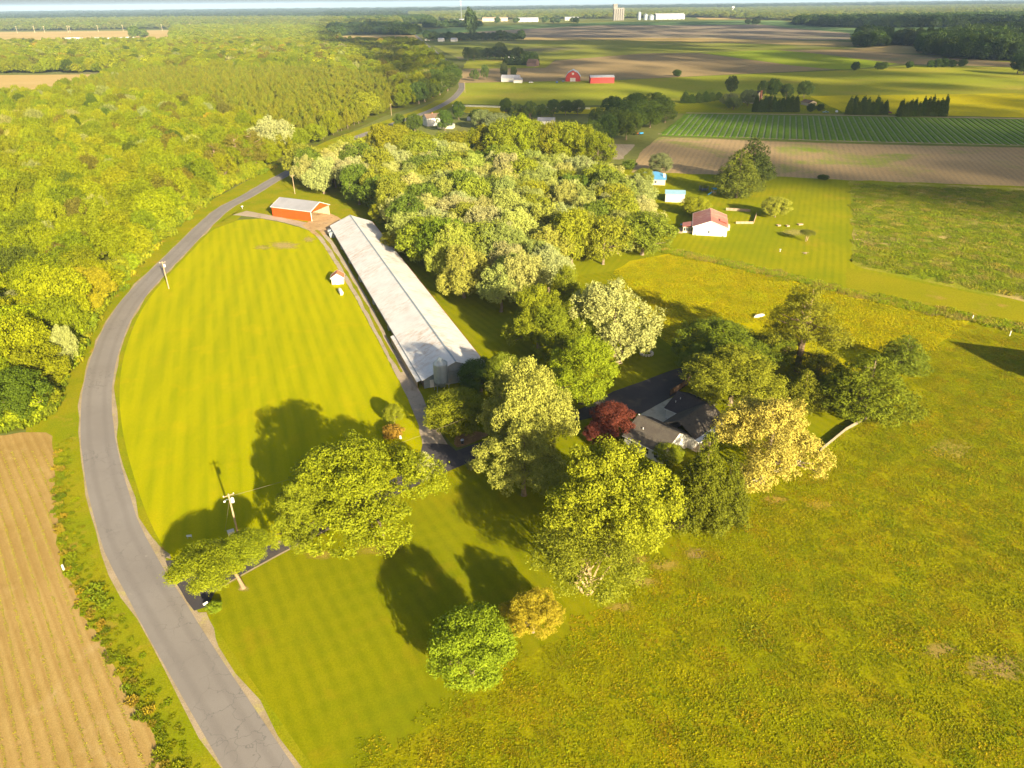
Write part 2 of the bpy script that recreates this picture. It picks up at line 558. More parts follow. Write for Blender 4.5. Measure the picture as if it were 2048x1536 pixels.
for i in range(3):   # plantation pines: narrow, dense, blunt
    proto_pine('pine%d' % i, pine_lobes(400 + i, tiers=7, z0=3.0, z1=9.3, r0=4.2, rt=0.7, per=5, lob=1.5, flat=0.7, shape=0.8), 400 + i, leaf=0.34, per_twig=6, density=0.5, spread=0.34, aspect=0.34)
proto_pine('whitepine0', pine_lobes(410, tiers=11, z0=0.9, z1=9.4, r0=4.6, rt=0.5, per=11, lob=0.95, flat=0.5, upsweep=2.0, shape=0.75), 410, leaf=0.17, per_twig=9, density=0.6, spread=0.34, aspect=0.26, centre=(0, 0, 3), trunk=dict(r0=0.26, nlimb=30))
proto_pine('whitepine1', pine_lobes(411, tiers=11, z0=1.1, z1=9.4, r0=4.5, rt=0.5, per=11, lob=0.95, flat=0.5, upsweep=1.6, shape=0.7), 411, leaf=0.19, per_twig=9, density=0.6, spread=0.34, aspect=0.28, centre=(0, 0, 3), trunk=dict(r0=0.26, nlimb=30))
proto_pine('oldpine', pine_lobes(412, tiers=9, z0=2.6, z1=9.3, r0=3.9, rt=1.3, per=8, lob=1.05, flat=0.42, upsweep=0.4, shape=0.75, gap=0.3), 412, leaf=0.13, per_twig=10, density=0.62, spread=0.4, aspect=0.28, trunk=dict(r0=0.36, nlimb=34, bend=0.5, mat=BARK_MID))
proto_pine('cedar', pine_lobes(413, tiers=16, z0=0.5, z1=9.4, r0=4.4, rt=0.25, per=10, lob=0.9, flat=0.7, upsweep=0.6, shape=0.9, gap=0.12), 413, leaf=0.15, per_twig=8, density=0.5, spread=0.42, aspect=0.4, trunk=dict(r0=0.25, nlimb=12))
proto_pine('thuja', pine_lobes(414, tiers=8, z0=0.4, z1=8.8, r0=4.2, rt=0.9, per=7, lob=1.7, flat=1.2, upsweep=0.3, shape=0.6), 414, leaf=0.45, per_twig=5, density=0.6, spread=0.3, aspect=0.4, trunk=dict(r0=0.25, nlimb=3))

# foliage tints (base colours)
T_YEL = (0.185, 0.195, 0.010)
T_MID = (0.125, 0.150, 0.012)
T_DRK = (0.060, 0.085, 0.012)
T_OLV = (0.150, 0.135, 0.020)
T_PALE = (0.290, 0.275, 0.105)
T_PALE2 = (0.240, 0.240, 0.060)
T_PINE = (0.110, 0.100, 0.014)
T_GOLD = (0.340, 0.215, 0.012)

def jit(c, r, a=0.18):
    k = r.uniform(1 - a, 1 + a)
    return (c[0] * k * r.uniform(0.9, 1.1), c[1] * k, c[2] * r.uniform(0.7, 1.3), 1.0)

FIRST_CROWN = {}
def plant(key, x, y, w, h, tint, label, name='broadleaf_tree', cat='tree', group=None, rotz=0.0, tilt=(0, 0), wy=None):
    crown_me, trunk_me = PROTO[key]
    e = thing(name, label, cat, (x, y, 0), rotz, group)
    e.scale = (w / 10, (wy or w) / 10, h / 10)
    e.rotation_euler = (tilt[0], tilt[1], rotz)
    c = bpy.data.objects.new('crown', crown_me); COL.objects.link(c); c.parent = e
    c.color = (*tint[:3], 1.0)
    t = bpy.data.objects.new('trunk', trunk_me); COL.objects.link(t); t.parent = e
    FIRST_CROWN.setdefault(key, c)
    return e

def plant_px(key, cx, cy, wpx, h, tint, label, zc=0.55, **kw):
    """stand a tree so that the middle of its crown (zc of its height) shows at photo pixel cx,cy; wpx = crown width in photo pixels"""
    if key.startswith('oak') or key.startswith('poplar'): h = h * 1.14
    x, y = G(cx, cy, h * zc)
    w = wpx * depth(cx, cy, h * zc) / FPX
    return plant(key, x, y, w, h, tint, label, rotz=kw.pop('rotz', random.uniform(0, 6.28)), **kw)

# ------------------------------------------------------------------ scattering with geometry nodes (for what nobody could count)
def scatter(name, pts, scl, rot, tint, idx, protos, label, cat, z=0.0, parent=None):
    n = len(pts)
    me = bpy.data.meshes.new(name)
    me.vertices.add(n)
    co = np.zeros((n, 3), np.float32); co[:, :2] = pts[:, :2]; co[:, 2] = z
    me.vertices.foreach_set('co', co.ravel())
    def attr(nm, typ, key, data):
        a = me.attributes.new(nm, typ, 'POINT'); a.data.foreach_set(key, np.asarray(data).ravel())
    attr('scl', 'FLOAT_VECTOR', 'vector', np.asarray(scl, np.float32))
    rv = np.zeros((n, 3), np.float32); rv[:, 2] = rot
    attr('rot', 'FLOAT_VECTOR', 'vector', rv)
    tc = np.ones((n, 4), np.float32); tc[:, :3] = np.asarray(tint)[:, :3]
    attr('tint', 'FLOAT_COLOR', 'color', tc)
    attr('isi', 'FLOAT', 'value', np.ones(n, np.float32))
    attr('pick', 'INT', 'value', np.asarray(idx, np.int32))
    o = link(name, me, None, parent)
    ng = bpy.data.node_groups.new(name + '_nodes', 'GeometryNodeTree')
    ng.interface.new_socket('Geometry', in_out='INPUT', socket_type='NodeSocketGeometry')
    ng.interface.new_socket('Geometry', in_out='OUTPUT', socket_type='NodeSocketGeometry')
    N, Lk = ng.nodes, ng.links
    gi, go = N.new('NodeGroupInput'), N.new('NodeGroupOutput')
    def named(nm, typ):
        q = N.new('GeometryNodeInputNamedAttribute'); q.data_type = typ; q.inputs['Name'].default_value = nm
        return q.outputs['Attribute']
    m2p = N.new('GeometryNodeMeshToPoints'); Lk.new(gi.outputs[0], m2p.inputs['Mesh'])
    s_, r_, p_ = named('scl', 'FLOAT_VECTOR'), named('rot', 'FLOAT_VECTOR'), named('pick', 'INT')
    e2r = N.new('FunctionNodeEulerToRotation'); Lk.new(r_, e2r.inputs[0])
    join = N.new('GeometryNodeJoinGeometry')
    for i, po in enumerate(protos):
        oi = N.new('GeometryNodeObjectInfo'); oi.transform_space = 'ORIGINAL'
        oi.inputs['Object'].default_value = po; oi.inputs['As Instance'].default_value = True
        cmp_ = N.new('FunctionNodeCompare'); cmp_.data_type = 'INT'; cmp_.operation = 'EQUAL'
        Lk.new(p_, cmp_.inputs[2]); cmp_.inputs[3].default_value = i
        iop = N.new('GeometryNodeInstanceOnPoints')
        Lk.new(m2p.outputs[0], iop.inputs['Points']); Lk.new(cmp_.outputs[0], iop.inputs['Selection'])
        Lk.new(oi.outputs['Geometry'], iop.inputs['Instance'])
        Lk.new(e2r.outputs[0], iop.inputs['Rotation']); Lk.new(s_, iop.inputs['Scale'])
        Lk.new(iop.outputs[0], join.inputs[0])
    Lk.new(join.outputs[0], go.inputs[0])
    md = o.modifiers.new('scatter', 'NODES'); md.node_group = ng
    if parent is None: tag(o, label, cat, kind='stuff')
    else: o['kind'] = 'stuff'
    return o

def tuft_patch(name, size, n, blade, height, seed, lean=0.5, parent=None, loc=None, tint=(0.1, 0.1, 0.02), flat=0.9):
    """a patch of grassy or leafy clumps, real blades, one mesh"""
    r = np.random.default_rng(seed)
    k = 7
    c = np.c_[r.uniform(-size / 2, size / 2, (n, 2)), np.zeros(n)]
    hs = height * r.uniform(0.5, 1.3, n)
    P = np.repeat(c, k, 0); hh = np.repeat(hs, k) * r.uniform(0.5, 1.1, n * k)
    th = r.uniform(0, 6.28, n * k)
    d = np.c_[np.cos(th), np.sin(th), np.zeros(n * k)]
    pr = np.c_[-d[:, 1], d[:, 0], d[:, 2]]
    tip = P + d * (hh * lean)[:, None] * r.uniform(0.4, 1.6, (n * k, 1)); tip[:, 2] += hh
    mid = P + (tip - P) * 0.5; mid[:, 2] += hh * 0.18
    w = blade * r.uniform(0.6, 1.3, (n * k, 1))
    base = P + d * w * 0.2
    q = np.stack([base, mid - pr * w, tip, mid + pr * w], 1)
    m = n * k
    me = bpy.data.meshes.new(name)
    me.vertices.add(m * 4); me.loops.add(m * 4); me.polygons.add(m)
    me.vertices.foreach_set('co', q.ravel())
    me.loops.foreach_set('vertex_index', np.arange(m * 4, dtype=np.int32))
    me.polygons.foreach_set('loop_start', np.arange(0, m * 4, 4, dtype=np.int32))
    me.polygons.foreach_set('loop_total', np.full(m, 4, dtype=np.int32))
    v = np.clip(np.repeat(r.uniform(0, 0.6, n), k) + r.uniform(0, 0.4, m), 0, 1)
    a = me.attributes.new('v', 'FLOAT', 'POINT'); a.data.foreach_set('value', np.repeat(v, 4).astype(np.float32))
    me.update(calc_edges=True)
    me.materials.append(LEAF)
    o = bpy.data.objects.new(name, me); COL.objects.link(o)
    o.color = (*tint, 1)
    return o
# ------------------------------------------------------------------ the setting: ground, fields, roads, drives
def az(p, q):
    a, b = G(*p), G(*q)
    return math.atan2(b[0] - a[0], b[1] - a[1])

AZ_LANE = math.atan2(-0.3576, 0.934)
AZ_ROWS = az((145, 1447), (20, 1094))
AZ_LAWN = az((663, 1329), (583, 1151))
AZ_FIELD = az((1000, 1330), (1700, 870))
AZ_BERRY = az((1660, 285), (1648, 240))

M_GROUND = surf('pasture_ground', (0.105, 0.120, 0.030), (0.150, 0.150, 0.035), (0.20, 0.165, 0.075), s1=0.0016, s2=0.0024, sf=0.25, fine=0.18, thr=(0.4, 0.6))
M_LAWN = surf('mown_lawn', (0.305, 0.280, 0.001), (0.270, 0.258, 0.001), (0.32, 0.275, 0.002), s1=0.02, s2=0.09, sf=5.0, fine=0.2, bump=0.02, bump_s=9,
              stripe=[(AZ_LANE, 3.4, 0.5, (0.180, 0.195, 0.0015), 0.25), (AZ_LANE, 1.3, 0.3, (0.30, 0.275, 0.003), 0.35), (AZ_LANE + 0.12, 7.5, 0.35, (0.17, 0.185, 0.0015), 0.3)])
M_LAWN2 = surf('front_lawn', (0.140, 0.150, 0.002), (0.175, 0.170, 0.002), (0.200, 0.160, 0.005), s1=0.035, s2=0.11, sf=5.0, fine=0.24, bump=0.02, bump_s=9, c3thr=(0.55, 0.75),
               stripe=[(AZ_LAWN, 2.4, 0.5, (0.105, 0.125, 0.002), 0.5), (AZ_FIELD + 0.25, 3.3, 0.25, (0.20, 0.18, 0.004), 0.6)])
M_VERGE = surf('verge_grass', (0.160, 0.175, 0.004), (0.205, 0.185, 0.006), (0.27, 0.18, 0.025), s1=0.09, s2=0.2, sf=4, fine=0.35, bump=0.06, bump_s=5, c3thr=(0.58, 0.72))
M_LAWN3 = surf('neighbour_lawn', (0.165, 0.175, 0.003), (0.215, 0.200, 0.003), (0.235, 0.185, 0.010), s1=0.03, s2=0.06, sf=3, fine=0.2, c3thr=(0.58, 0.7),
               stripe=[(az((1620, 560), (1640, 380)), 2.6, 0.5, (0.125, 0.145, 0.003), 0.3)])
M_FIELD = surf('weedy_field', (0.192, 0.175, 0.002), (0.160, 0.160, 0.002), (0.225, 0.158, 0.006), s1=0.035, s2=0.07, sf=2.2, fine=0.5, bump=0.10, bump_s=3.5, c3thr=(0.55, 0.72),
               stripe=[(AZ_FIELD, 5.0, 0.35, (0.130, 0.140, 0.002), 0.5)])
M_MEADOW = surf('tall_meadow', (0.310, 0.265, 0.002), (0.275, 0.245, 0.002), (0.335, 0.255, 0.003), s1=0.03, s2=0.12, sf=1.6, fine=0.32, bump=0.12, bump_s=2.2)
M_ROUGH = surf('rough_field', (0.160, 0.185, 0.010), (0.205, 0.200, 0.014), (0.33, 0.245, 0.08), s1=0.05, s2=0.045, sf=1.2, fine=0.4, bump=0.15, bump_s=1.6, c3thr=(0.52, 0.66))
M_STRIPMOWN = surf('mown_strip', (0.205, 0.182, 0.005), (0.175, 0.170, 0.004), (0.25, 0.17, 0.03), s1=0.04, s2=0.08, sf=2, fine=0.3, c3thr=(0.58, 0.7))
M_SOIL = surf('seedling_field_soil', (0.295, 0.190, 0.065), (0.250, 0.158, 0.048), (0.345, 0.24, 0.10), s1=0.05, s2=0.10, sf=6, fine=0.25, bump=0.04, bump_s=7, c3thr=(0.56, 0.74),
              stripe=[(AZ_ROWS, 0.85, 0.35, (0.22, 0.125, 0.03), 0.1), (AZ_ROWS, 1.7, 0.32, (0.40, 0.285, 0.10), 0.12)])
M_STUBBLE = surf('brown_field', (0.350, 0.240, 0.120), (0.300, 0.205, 0.100), (0.185, 0.235, 0.025), s1=0.012, s2=0.017, sf=0.8, fine=0.22, c3thr=(0.53, 0.66),
                 stripe=[(AZ_BERRY, 3.2, 0.4, (0.19, 0.15, 0.09), 0.2)])
M_BERRY = surf('row_crop', (0.090, 0.150, 0.014), (0.110, 0.165, 0.016), None, s1=0.02, sf=1, fine=0.22)
M_YELLOW = surf('yellow_meadow', (0.420, 0.340, 0.006), (0.38, 0.32, 0.008), (0.30, 0.27, 0.012), s1=0.01, s2=0.03, sf=0.4, fine=0.2)
M_GREEN1 = surf('far_pasture', (0.225, 0.240, 0.020), (0.270, 0.255, 0.024), (0.290, 0.245, 0.035), s1=0.006, s2=0.012, sf=0.4, fine=0.2)
M_BROWN1 = surf('far_plough', (0.300, 0.210, 0.100), (0.260, 0.185, 0.085), (0.17, 0.16, 0.07), s1=0.004, s2=0.006, sf=0.3, fine=0.15)
M_GREEN2 = surf('far_green_field', (0.195, 0.205, 0.030), (0.225, 0.215, 0.038), (0.2, 0.165, 0.085), s1=0.003, s2=0.005, sf=0.2, fine=0.14)
M_BRIGHT = surf('bright_green_field', (0.205, 0.255, 0.014), (0.225, 0.255, 0.02), None, s1=0.006, sf=0.2, fine=0.12)
M_PURPLE = surf('bare_field', (0.270, 0.205, 0.140), (0.235, 0.185, 0.115), (0.17, 0.16, 0.09), s1=0.002, s2=0.004, sf=0.1, fine=0.12)
M_TEAL = surf('far_wheat', (0.105, 0.165, 0.055), (0.125, 0.175, 0.06), None, s1=0.002, sf=0.1, fine=0.12)
M_TAN = surf('tan_field', (0.36, 0.25, 0.09), (0.39, 0.275, 0.11), (0.33, 0.24, 0.08), s1=0.004, s2=0.01, sf=0.2, fine=0.1)
M_FLOOR = surf('woodland_floor', (0.095, 0.110, 0.010), (0.095, 0.085, 0.02), (0.12, 0.13, 0.012), s1=0.05, s2=0.1, sf=1.5, fine=0.35)
M_GRAVEL = surf('gravel_lane', (0.300, 0.235, 0.165), (0.34, 0.275, 0.205), (0.24, 0.185, 0.12), s1=0.08, s2=0.3, sf=8, fine=0.3, bump=0.02, bump_s=9)
M_DIRT = surf('bare_dirt', (0.33, 0.21, 0.10), (0.40, 0.27, 0.14), (0.20, 0.13, 0.07), s1=0.12, s2=0.3, sf=6, fine=0.3, bump=0.03, bump_s=6)
M_SHOULDER = surf('pale_shoulder', (0.30, 0.23, 0.15), (0.25, 0.19, 0.11), (0.30, 0.25, 0.10), s1=0.2, s2=0.5, sf=6, fine=0.3)
M_ASPHALT = surf('drive_asphalt', (0.052, 0.047, 0.050), (0.066, 0.058, 0.058), (0.085, 0.07, 0.06), s1=0.07, s2=0.15, sf=7, fine=0.2, rough=0.85)
M_CONC = surf('patio_concrete', (0.36, 0.32, 0.25), (0.42, 0.37, 0.29), (0.30, 0.26, 0.20), s1=0.2, s2=0.5, sf=5, fine=0.12)
M_BED = surf('mulch_bed', (0.20, 0.12, 0.06), (0.26, 0.16, 0.07), (0.33, 0.22, 0.09), s1=0.3, s2=0.7, sf=6, fine=0.3)

def road_mat():
    m, nt, out = new_mat('road_asphalt'); q = NT(nt)
    vec = q.n('ShaderNodeNewGeometry').outputs['Position']
    u = q.n('ShaderNodeAttribute', attribute_type='GEOMETRY', attribute_name='u').outputs['Fac']
    col = q.mix(q.ramp(q.noise(vec, 0.06, 5, 0.6), 0.35, 0.65), (0.172, 0.150, 0.132), (0.200, 0.176, 0.156))
    wob = q.math('ADD', u, q.math('MULTIPLY', q.math('SUBTRACT', q.noise(vec, 0.05, 3), 0.5), 0.12))
    w = q.math('COSINE', q.math('MULTIPLY', wob, 2 * math.pi * 2))
    w = q.math('MULTIPLY', q.ramp(w, -0.2, -1.0), 0.45)
    col = q.mix(w, col, (0.145, 0.126, 0.112))
    # fine wandering cracks
    vo = q.n('ShaderNodeTexVoronoi', feature='DISTANCE_TO_EDGE'); vo.inputs['Scale'].default_value = 0.28
    wv = q.n('ShaderNodeVectorMath', operation='ADD')
    nz = q.n('ShaderNodeTexNoise'); nz.inputs['Scale'].default_value = 0.7; q.l(vec, nz.inputs['Vector'])
    sc = q.n('ShaderNodeVectorMath', operation='SCALE'); sc.inputs['Scale'].default_value = 2.5
    q.l(nz.outputs['Color'], sc.inputs[0]); q.l(vec, wv.inputs[0]); q.l(sc.outputs[0], wv.inputs[1]); q.l(wv.outputs[0], vo.inputs['Vector'])
    cr = q.math('MULTIPLY', q.ramp(vo.outputs['Distance'], 0.022, 0.0), q.ramp(q.noise(vec, 0.04, 2), 0.42, 0.56))
    col = q.mix(q.math('MULTIPLY', cr, 0.8), col, (0.11, 0.10, 0.09))
    st = q.ramp(q.noise(vec, 0.55, 4, 0.7), 0.66, 0.75)
    col = q.mix(q.math('MULTIPLY', st, 0.4), col, (0.36, 0.31, 0.24))
    fn = q.math('ADD', q.math('MULTIPLY', q.noise(vec, 9, 3, 0.7), 0.4), 0.8)
    vc = q.n('ShaderNodeCombineColor')
    for i in range(3): q.l(fn, vc.inputs[i])
    col = q.mix(1.0, col, vc.outputs[0], 'MULTIPLY')
    bs = q.n('ShaderNodeBsdfPrincipled'); q.l(col, bs.inputs['Base Color'])
    bs.inputs['Roughness'].default_value = 0.9; bs.inputs['Specular IOR Level'].default_value = 0.1
    q.l(bs.outputs[0], out.inputs[0])
    return m
M_ROAD = road_mat()

# one sheet to the horizon
sheet('ground', [(-32000, -3000), (32000, -3000), (32000, 42000), (-32000, 42000)], 0.0, M_GROUND)

def field(name, px, mat, z, step=6.0, amp=0.25, smooth=False, seed=1):
    P = GP(px)
    if smooth: P = spline(P, 8, True)
    return sheet(name, ragged(P, step, amp, True, seed), z, mat)

# far and middle fields, far ones first (each a little above the one it lies on)
field('far_wheat_field', [(815, 80), (832, 62), (900, 55), (1230, 44), (1560, 41), (1590, 47), (1700, 56), (1960, 50), (1960, 66), (1720, 74), (1180, 52), (960, 64), (850, 66)], M_TEAL, 0.02, 60, 2)
field('bare_far_field', [(840, 76), (960, 63), (1180, 51), (1400, 50), (1520, 49), (1600, 58), (1700, 66), (1700, 80), (1050, 78), (1040, 72)], M_PURPLE, 0.04, 50, 2)
field('tan_strip_field', [(1042, 80), (1050, 75), (1400, 76), (1705, 84), (1722, 93), (1400, 84)], M_TAN, 0.06, 40, 1.5)
field('tan_corner_field', [(1690, 98), (1830, 88), (1850, 107), (1760, 106)], M_TAN, 0.06, 30, 1)
field('far_green_field', [(868, 92), (1042, 81), (1230, 80), (1400, 85), (1722, 94), (1700, 98), (1760, 106), (2048, 118), (2048, 128), (1800, 128), (1550, 100), (1400, 105), (1100, 120), (925, 122)], M_GREEN2, 0.08, 40, 1.5)
field('ploughed_field', [(915, 166), (925, 138), (1090, 136), (1110, 121), (1290, 107), (1405, 106), (1680, 139), (1480, 148), (1240, 160)], M_BROWN1, 0.10, 25, 1)
field('ploughed_field', [(1550, 100), (1700, 99), (1830, 110), (2048, 127), (2048, 134), (1800, 128)], M_BROWN1, 0.10, 25, 1)
field('bright_green_field', [(1400, 106), (1550, 100), (1620, 106), (1800, 128), (1685, 140), (1600, 133)], M_BRIGHT, 0.12, 25, 1)
field('grey_green_field', [(925, 137), (935, 118), (1110, 120), (1090, 136)], M_GREEN1, 0.12, 25, 1)
field('far_pasture', [(900, 207), (926, 166), (1240, 160), (1480, 149), (1680, 141), (1810, 131), (2400, 142), (2400, 182), (1620, 192), (1345, 208), (1090, 212)], M_GREEN1, 0.06, 15, 0.6)
field('yellow_meadow', [(1620, 192), (2400, 182), (2400, 244), (1690, 226), (1640, 212)], M_YELLOW, 0.08, 10, 0.5)
field('yellow_meadow', [(905, 213), (1090, 214), (1345, 216), (1180, 228), (930, 226)], M_YELLOW, 0.08, 8, 0.5)
field('farmyard_lawn', [(1345, 207), (1620, 193), (1690, 227), (1375, 228), (1340, 225)], M_LAWN3, 0.09, 10, 0.4)
field('tan_field', [(662, 74), (700, 71), (830, 70), (846, 92), (760, 95), (690, 88)], M_TAN, 0.06, 30, 1)
field('tan_field', [(-260, 150), (0, 150), (160, 149), (300, 148), (200, 168), (108, 196), (60, 200), (0, 205), (-260, 215)], M_TAN, 0.04, 25, 1)
field('tan_field', [(-200, 66), (0, 64), (200, 62), (345, 60), (345, 84), (180, 90), (0, 90), (-200, 92)], M_TAN, 0.04, 60, 2)
field('tan_field', [(760, 44), (900, 41), (1010, 38), (1020, 42), (880, 47)], M_TAN, 0.04, 60, 2)
field('tan_field', [(1390, 34), (1720, 31), (1700, 37), (1400, 39)], M_TAN, 0.06, 60, 2)
field('row_crop_field', [(1372, 227), (1700, 232), (2420, 246), (2420, 301), (1660, 284), (1316, 271)], M_BERRY, 0.05, 8, 0.3)
field('brown_field', [(1262, 345), (1280, 305), (1318, 274), (1660, 287), (2420, 304), (2420, 386), (1690, 360), (1540, 352), (1330, 346)], M_STUBBLE, 0.04, 6, 0.5)
field('garden_plot', [(1205, 318), (1212, 288), (1272, 289), (1243, 319)], surf('plot_soil', (0.26, 0.20, 0.13), (0.22, 0.17, 0.11), None, s1=0.1, sf=1, fine=0.2, stripe=[(az((1208, 310), (1260, 311)), 2.2, 0.6, (0.40, 0.34, 0.25), 0.1)]), 0.04, 5, 0.3)
for nm, a, b in (('farm_track', [(1316, 268), (1660, 282), (2420, 299)], 1.6), ('farm_track', [(1372, 226), (1700, 231), (2420, 245)], 2.2)):
    c = resample(GP(a), 40)
    ribbon(nm, offset(c, b), offset(c, -b), 0.10, M_SHOULDER)
sheet('woodland_floor', GP([(-500, 870), (0, 868), (110, 850), (150, 745), (235, 600), (300, 515), (405, 418), (470, 372), (550, 335), (640, 297), (715, 257), (770, 232), (830, 214), (885, 196), (905, 170), (900, 140), (860, 104), (835, 90), (700, 92), (450, 90), (345, 88), (300, 150), (108, 197), (0, 207), (-500, 225)]), 0.03, M_FLOOR)

# near ground
sheet('rough_grass', GP([(560, 370), (640, 330), (1250, 330), (2200, 372), (2300, 700), (1800, 900), (1000, 900), (700, 700)]), 0.025, M_LAWN3)
field('neighbour_lawn', [(1180, 520), (1230, 420), (1240, 350), (1262, 346), (1540, 353), (1692, 361), (1700, 440), (1702, 528), (1692, 578), (1560, 548), (1440, 520), (1345, 503), (1260, 520)], M_LAWN3, 0.05, 5, 0.3)
field('rough_field', [(1700, 362), (1900, 370), (2420, 391), (2420, 676), (2048, 603), (1840, 562), (1706, 532)], M_ROUGH, 0.05, 5, 0.5)
field('mown_strip', [(1692, 535), (1840, 566), (2048, 606), (2420, 682), (2420, 724), (2048, 645), (1860, 612), (1692, 578)], M_STRIPMOWN, 0.06, 4, 0.3)
field('meadow', [(1200, 560), (1260, 522), (1345, 506), (1480, 533), (1620, 570), (1760, 602), (1940, 640), (1850, 708), (1760, 800), (1600, 780), (1480, 720), (1340, 700), (1300, 660)], M_MEADOW, 0.05, 4, 0.3)
field('weedy_field', [(1950, 640), (2160, 672), (2300, 760), (2500, 1100), (2600, 1700), (500, 1700), (700, 1500), (905, 1400), (1060, 1285), (1230, 1190), (1330, 1095), (1440, 1015), (1480, 985), (1640, 905), (1742, 835), (1850, 715)], M_FIELD, 0.05, 3, 0.3)
field('oval_lawn', [(478, 440), (520, 437), (571, 447), (616, 461), (640, 480), (660, 512), (681, 547), (711, 598), (742, 656), (776, 721), (811, 790), (842, 850), (845, 895), (840, 935), (700, 1025), (553, 1092), (400, 1130), (330, 1126), (300, 1075), (268, 990), (242, 900), (234, 810), (238, 740), (254, 672), (277, 622), (340, 540), (425, 460)], M_LAWN, 0.06, 2.5, 0.12, seed=4)
field('front_lawn', [(395, 1228), (432, 1180), (489, 1147), (560, 1108), (700, 1035), (879, 950), (926, 931), (985, 905), (1060, 870), (1142, 845), (1210, 828), (1290, 850), (1400, 940), (1440, 1000), (1352, 1104), (1254, 1200), (1076, 1300), (918, 1414), (735, 1530), (640, 1620), (600, 1540), (500, 1380), (440, 1290)], M_LAWN2, 0.06, 2.5, 0.15, seed=5)
field('yard_lawn', [(858, 838), (822, 752), (842, 776), (960, 722), (905, 640), (800, 500), (760, 450), (830, 440), (1000, 520), (1100, 560), (1240, 540), (1300, 660), (1360, 705), (1500, 720), (1640, 790), (1740, 835), (1640, 905), (1470, 985), (1380, 930), (1300, 850), (1400, 760), (1343, 742), (1227, 783), (1155, 821), (1060, 850), (985, 880), (905, 898), (890, 866)], M_LAWN2, 0.055, 3, 0.15, seed=6)
field('lane_verge', [(652, 468), (672, 492), (710, 555), (744, 613), (768, 661), (793, 706), (824, 755), (852, 778), (700, 480), (664, 456)], M_VERGE, 0.05, 3, 0.1)
field('barn_verge', [(430, 452), (505, 405), (580, 356), (640, 345), (740, 430), (690, 432), (606, 446), (551, 436), (493, 427), (462, 430)], M_VERGE, 0.05, 3, 0.2)

# the county road
RL = [(437, 1536), (385, 1447), (331, 1357), (272, 1248), (236, 1175), (199, 1107), (181, 1035), (165, 958), (156, 885), (155, 840), (158, 788), (168, 741), (191, 683), (219, 632), (254, 585), (312, 530), (363, 484), (431, 413), (493, 383), (534, 360), (561, 343)]
RR = [(598, 1533), (544, 1447), (489, 1370), (435, 1286), (390, 1221), (353, 1166), (313, 1100), (281, 1035), (254, 949), (238, 885), (233, 840), (230, 808), (234, 741), (250, 675), (273, 624), (297, 589), (336, 542), (375, 499), (421, 456), (462, 424), (493, 405), (541, 374), (571, 354)]
Lw, Rw = resample(spline(GP(RL), 6), 140), resample(spline(GP(RR), 6), 140)
mid = (Lw + Rw) / 2
first = mid[0] + (mid[0] - mid[6]) / np.hypot(*(mid[0] - mid[6])) * 45
far = GP([(640, 312), (690, 284), (745, 263), (800, 243), (860, 222), (897, 203), (916, 187), (923, 168), (905, 135), (872, 105), (851, 88), (831, 70), (822, 62)])
CENTRE = resample(spline(np.vstack([[first], mid[::7], far]), 10), 420)
HALF = 3.35
edge_n = np.random.default_rng(3)
road_l, road_r = offset(CENTRE, -HALF), offset(CENTRE, HALF)
road_l = road_l + edge_n.normal(0, 0.05, road_l.shape); road_r = road_r + edge_n.normal(0, 0.05, road_r.shape)
_o = ribbon('road', road_l, road_r, 0.09, M_ROAD)
_a = _o.data.attributes.new('u', 'FLOAT', 'POINT'); _a.data.foreach_set('value', np.r_[np.zeros(len(road_l)), np.ones(len(road_l))].astype(np.float32))
sh = edge_n.normal(0, 0.22, (len(CENTRE), 1))
tn = np.gradient(CENTRE, axis=0); tn = np.c_[tn[:, 1], -tn[:, 0]] / np.hypot(*tn.T)[:, None]
ribbon('road_shoulder', CENTRE - tn * (HALF + 0.12 + np.abs(sh) * 1.6), CENTRE + tn * (HALF + 0.2 + np.abs(np.roll(sh, 9, 0)) * 1.8), 0.07, M_SHOULDER)
NEARC = CENTRE[(CENTRE[:, 1] < 420)]
MIDC = CENTRE[(CENTRE[:, 1] > 60) & (CENTRE[:, 1] < 760)]
ribbon('roadside_grass', offset(MIDC, -HALF - 11), offset(MIDC, HALF + 9), 0.036, M_VERGE)
ribbon('road_verge', offset(NEARC, -HALF - 3.2), offset(NEARC, HALF + 1.7), 0.062, M_VERGE)

# seedling field and ditch strip beside the road
field('seedling_field', [(-400, 880), (0, 872), (60, 862), (104, 868), (110, 960), (112, 1060), (124, 1130), (165, 1230), (215, 1310), (262, 1390), (300, 1460), (325, 1536), (345, 1700), (-600, 1700)], M_SOIL, 0.05, 3, 0.25, seed=8)
field('ditch_verge', [(104, 868), (150, 840), (152, 900), (160, 960), (178, 1040), (196, 1110), (232, 1178), (268, 1250), (327, 1360), (430, 1536), (520, 1720), (345, 1700), (325, 1536), (300, 1460), (262, 1390), (215, 1310), (165, 1230), (124, 1130), (112, 1060), (110, 960)], M_VERGE, 0.045, 3, 0.2, seed=9)

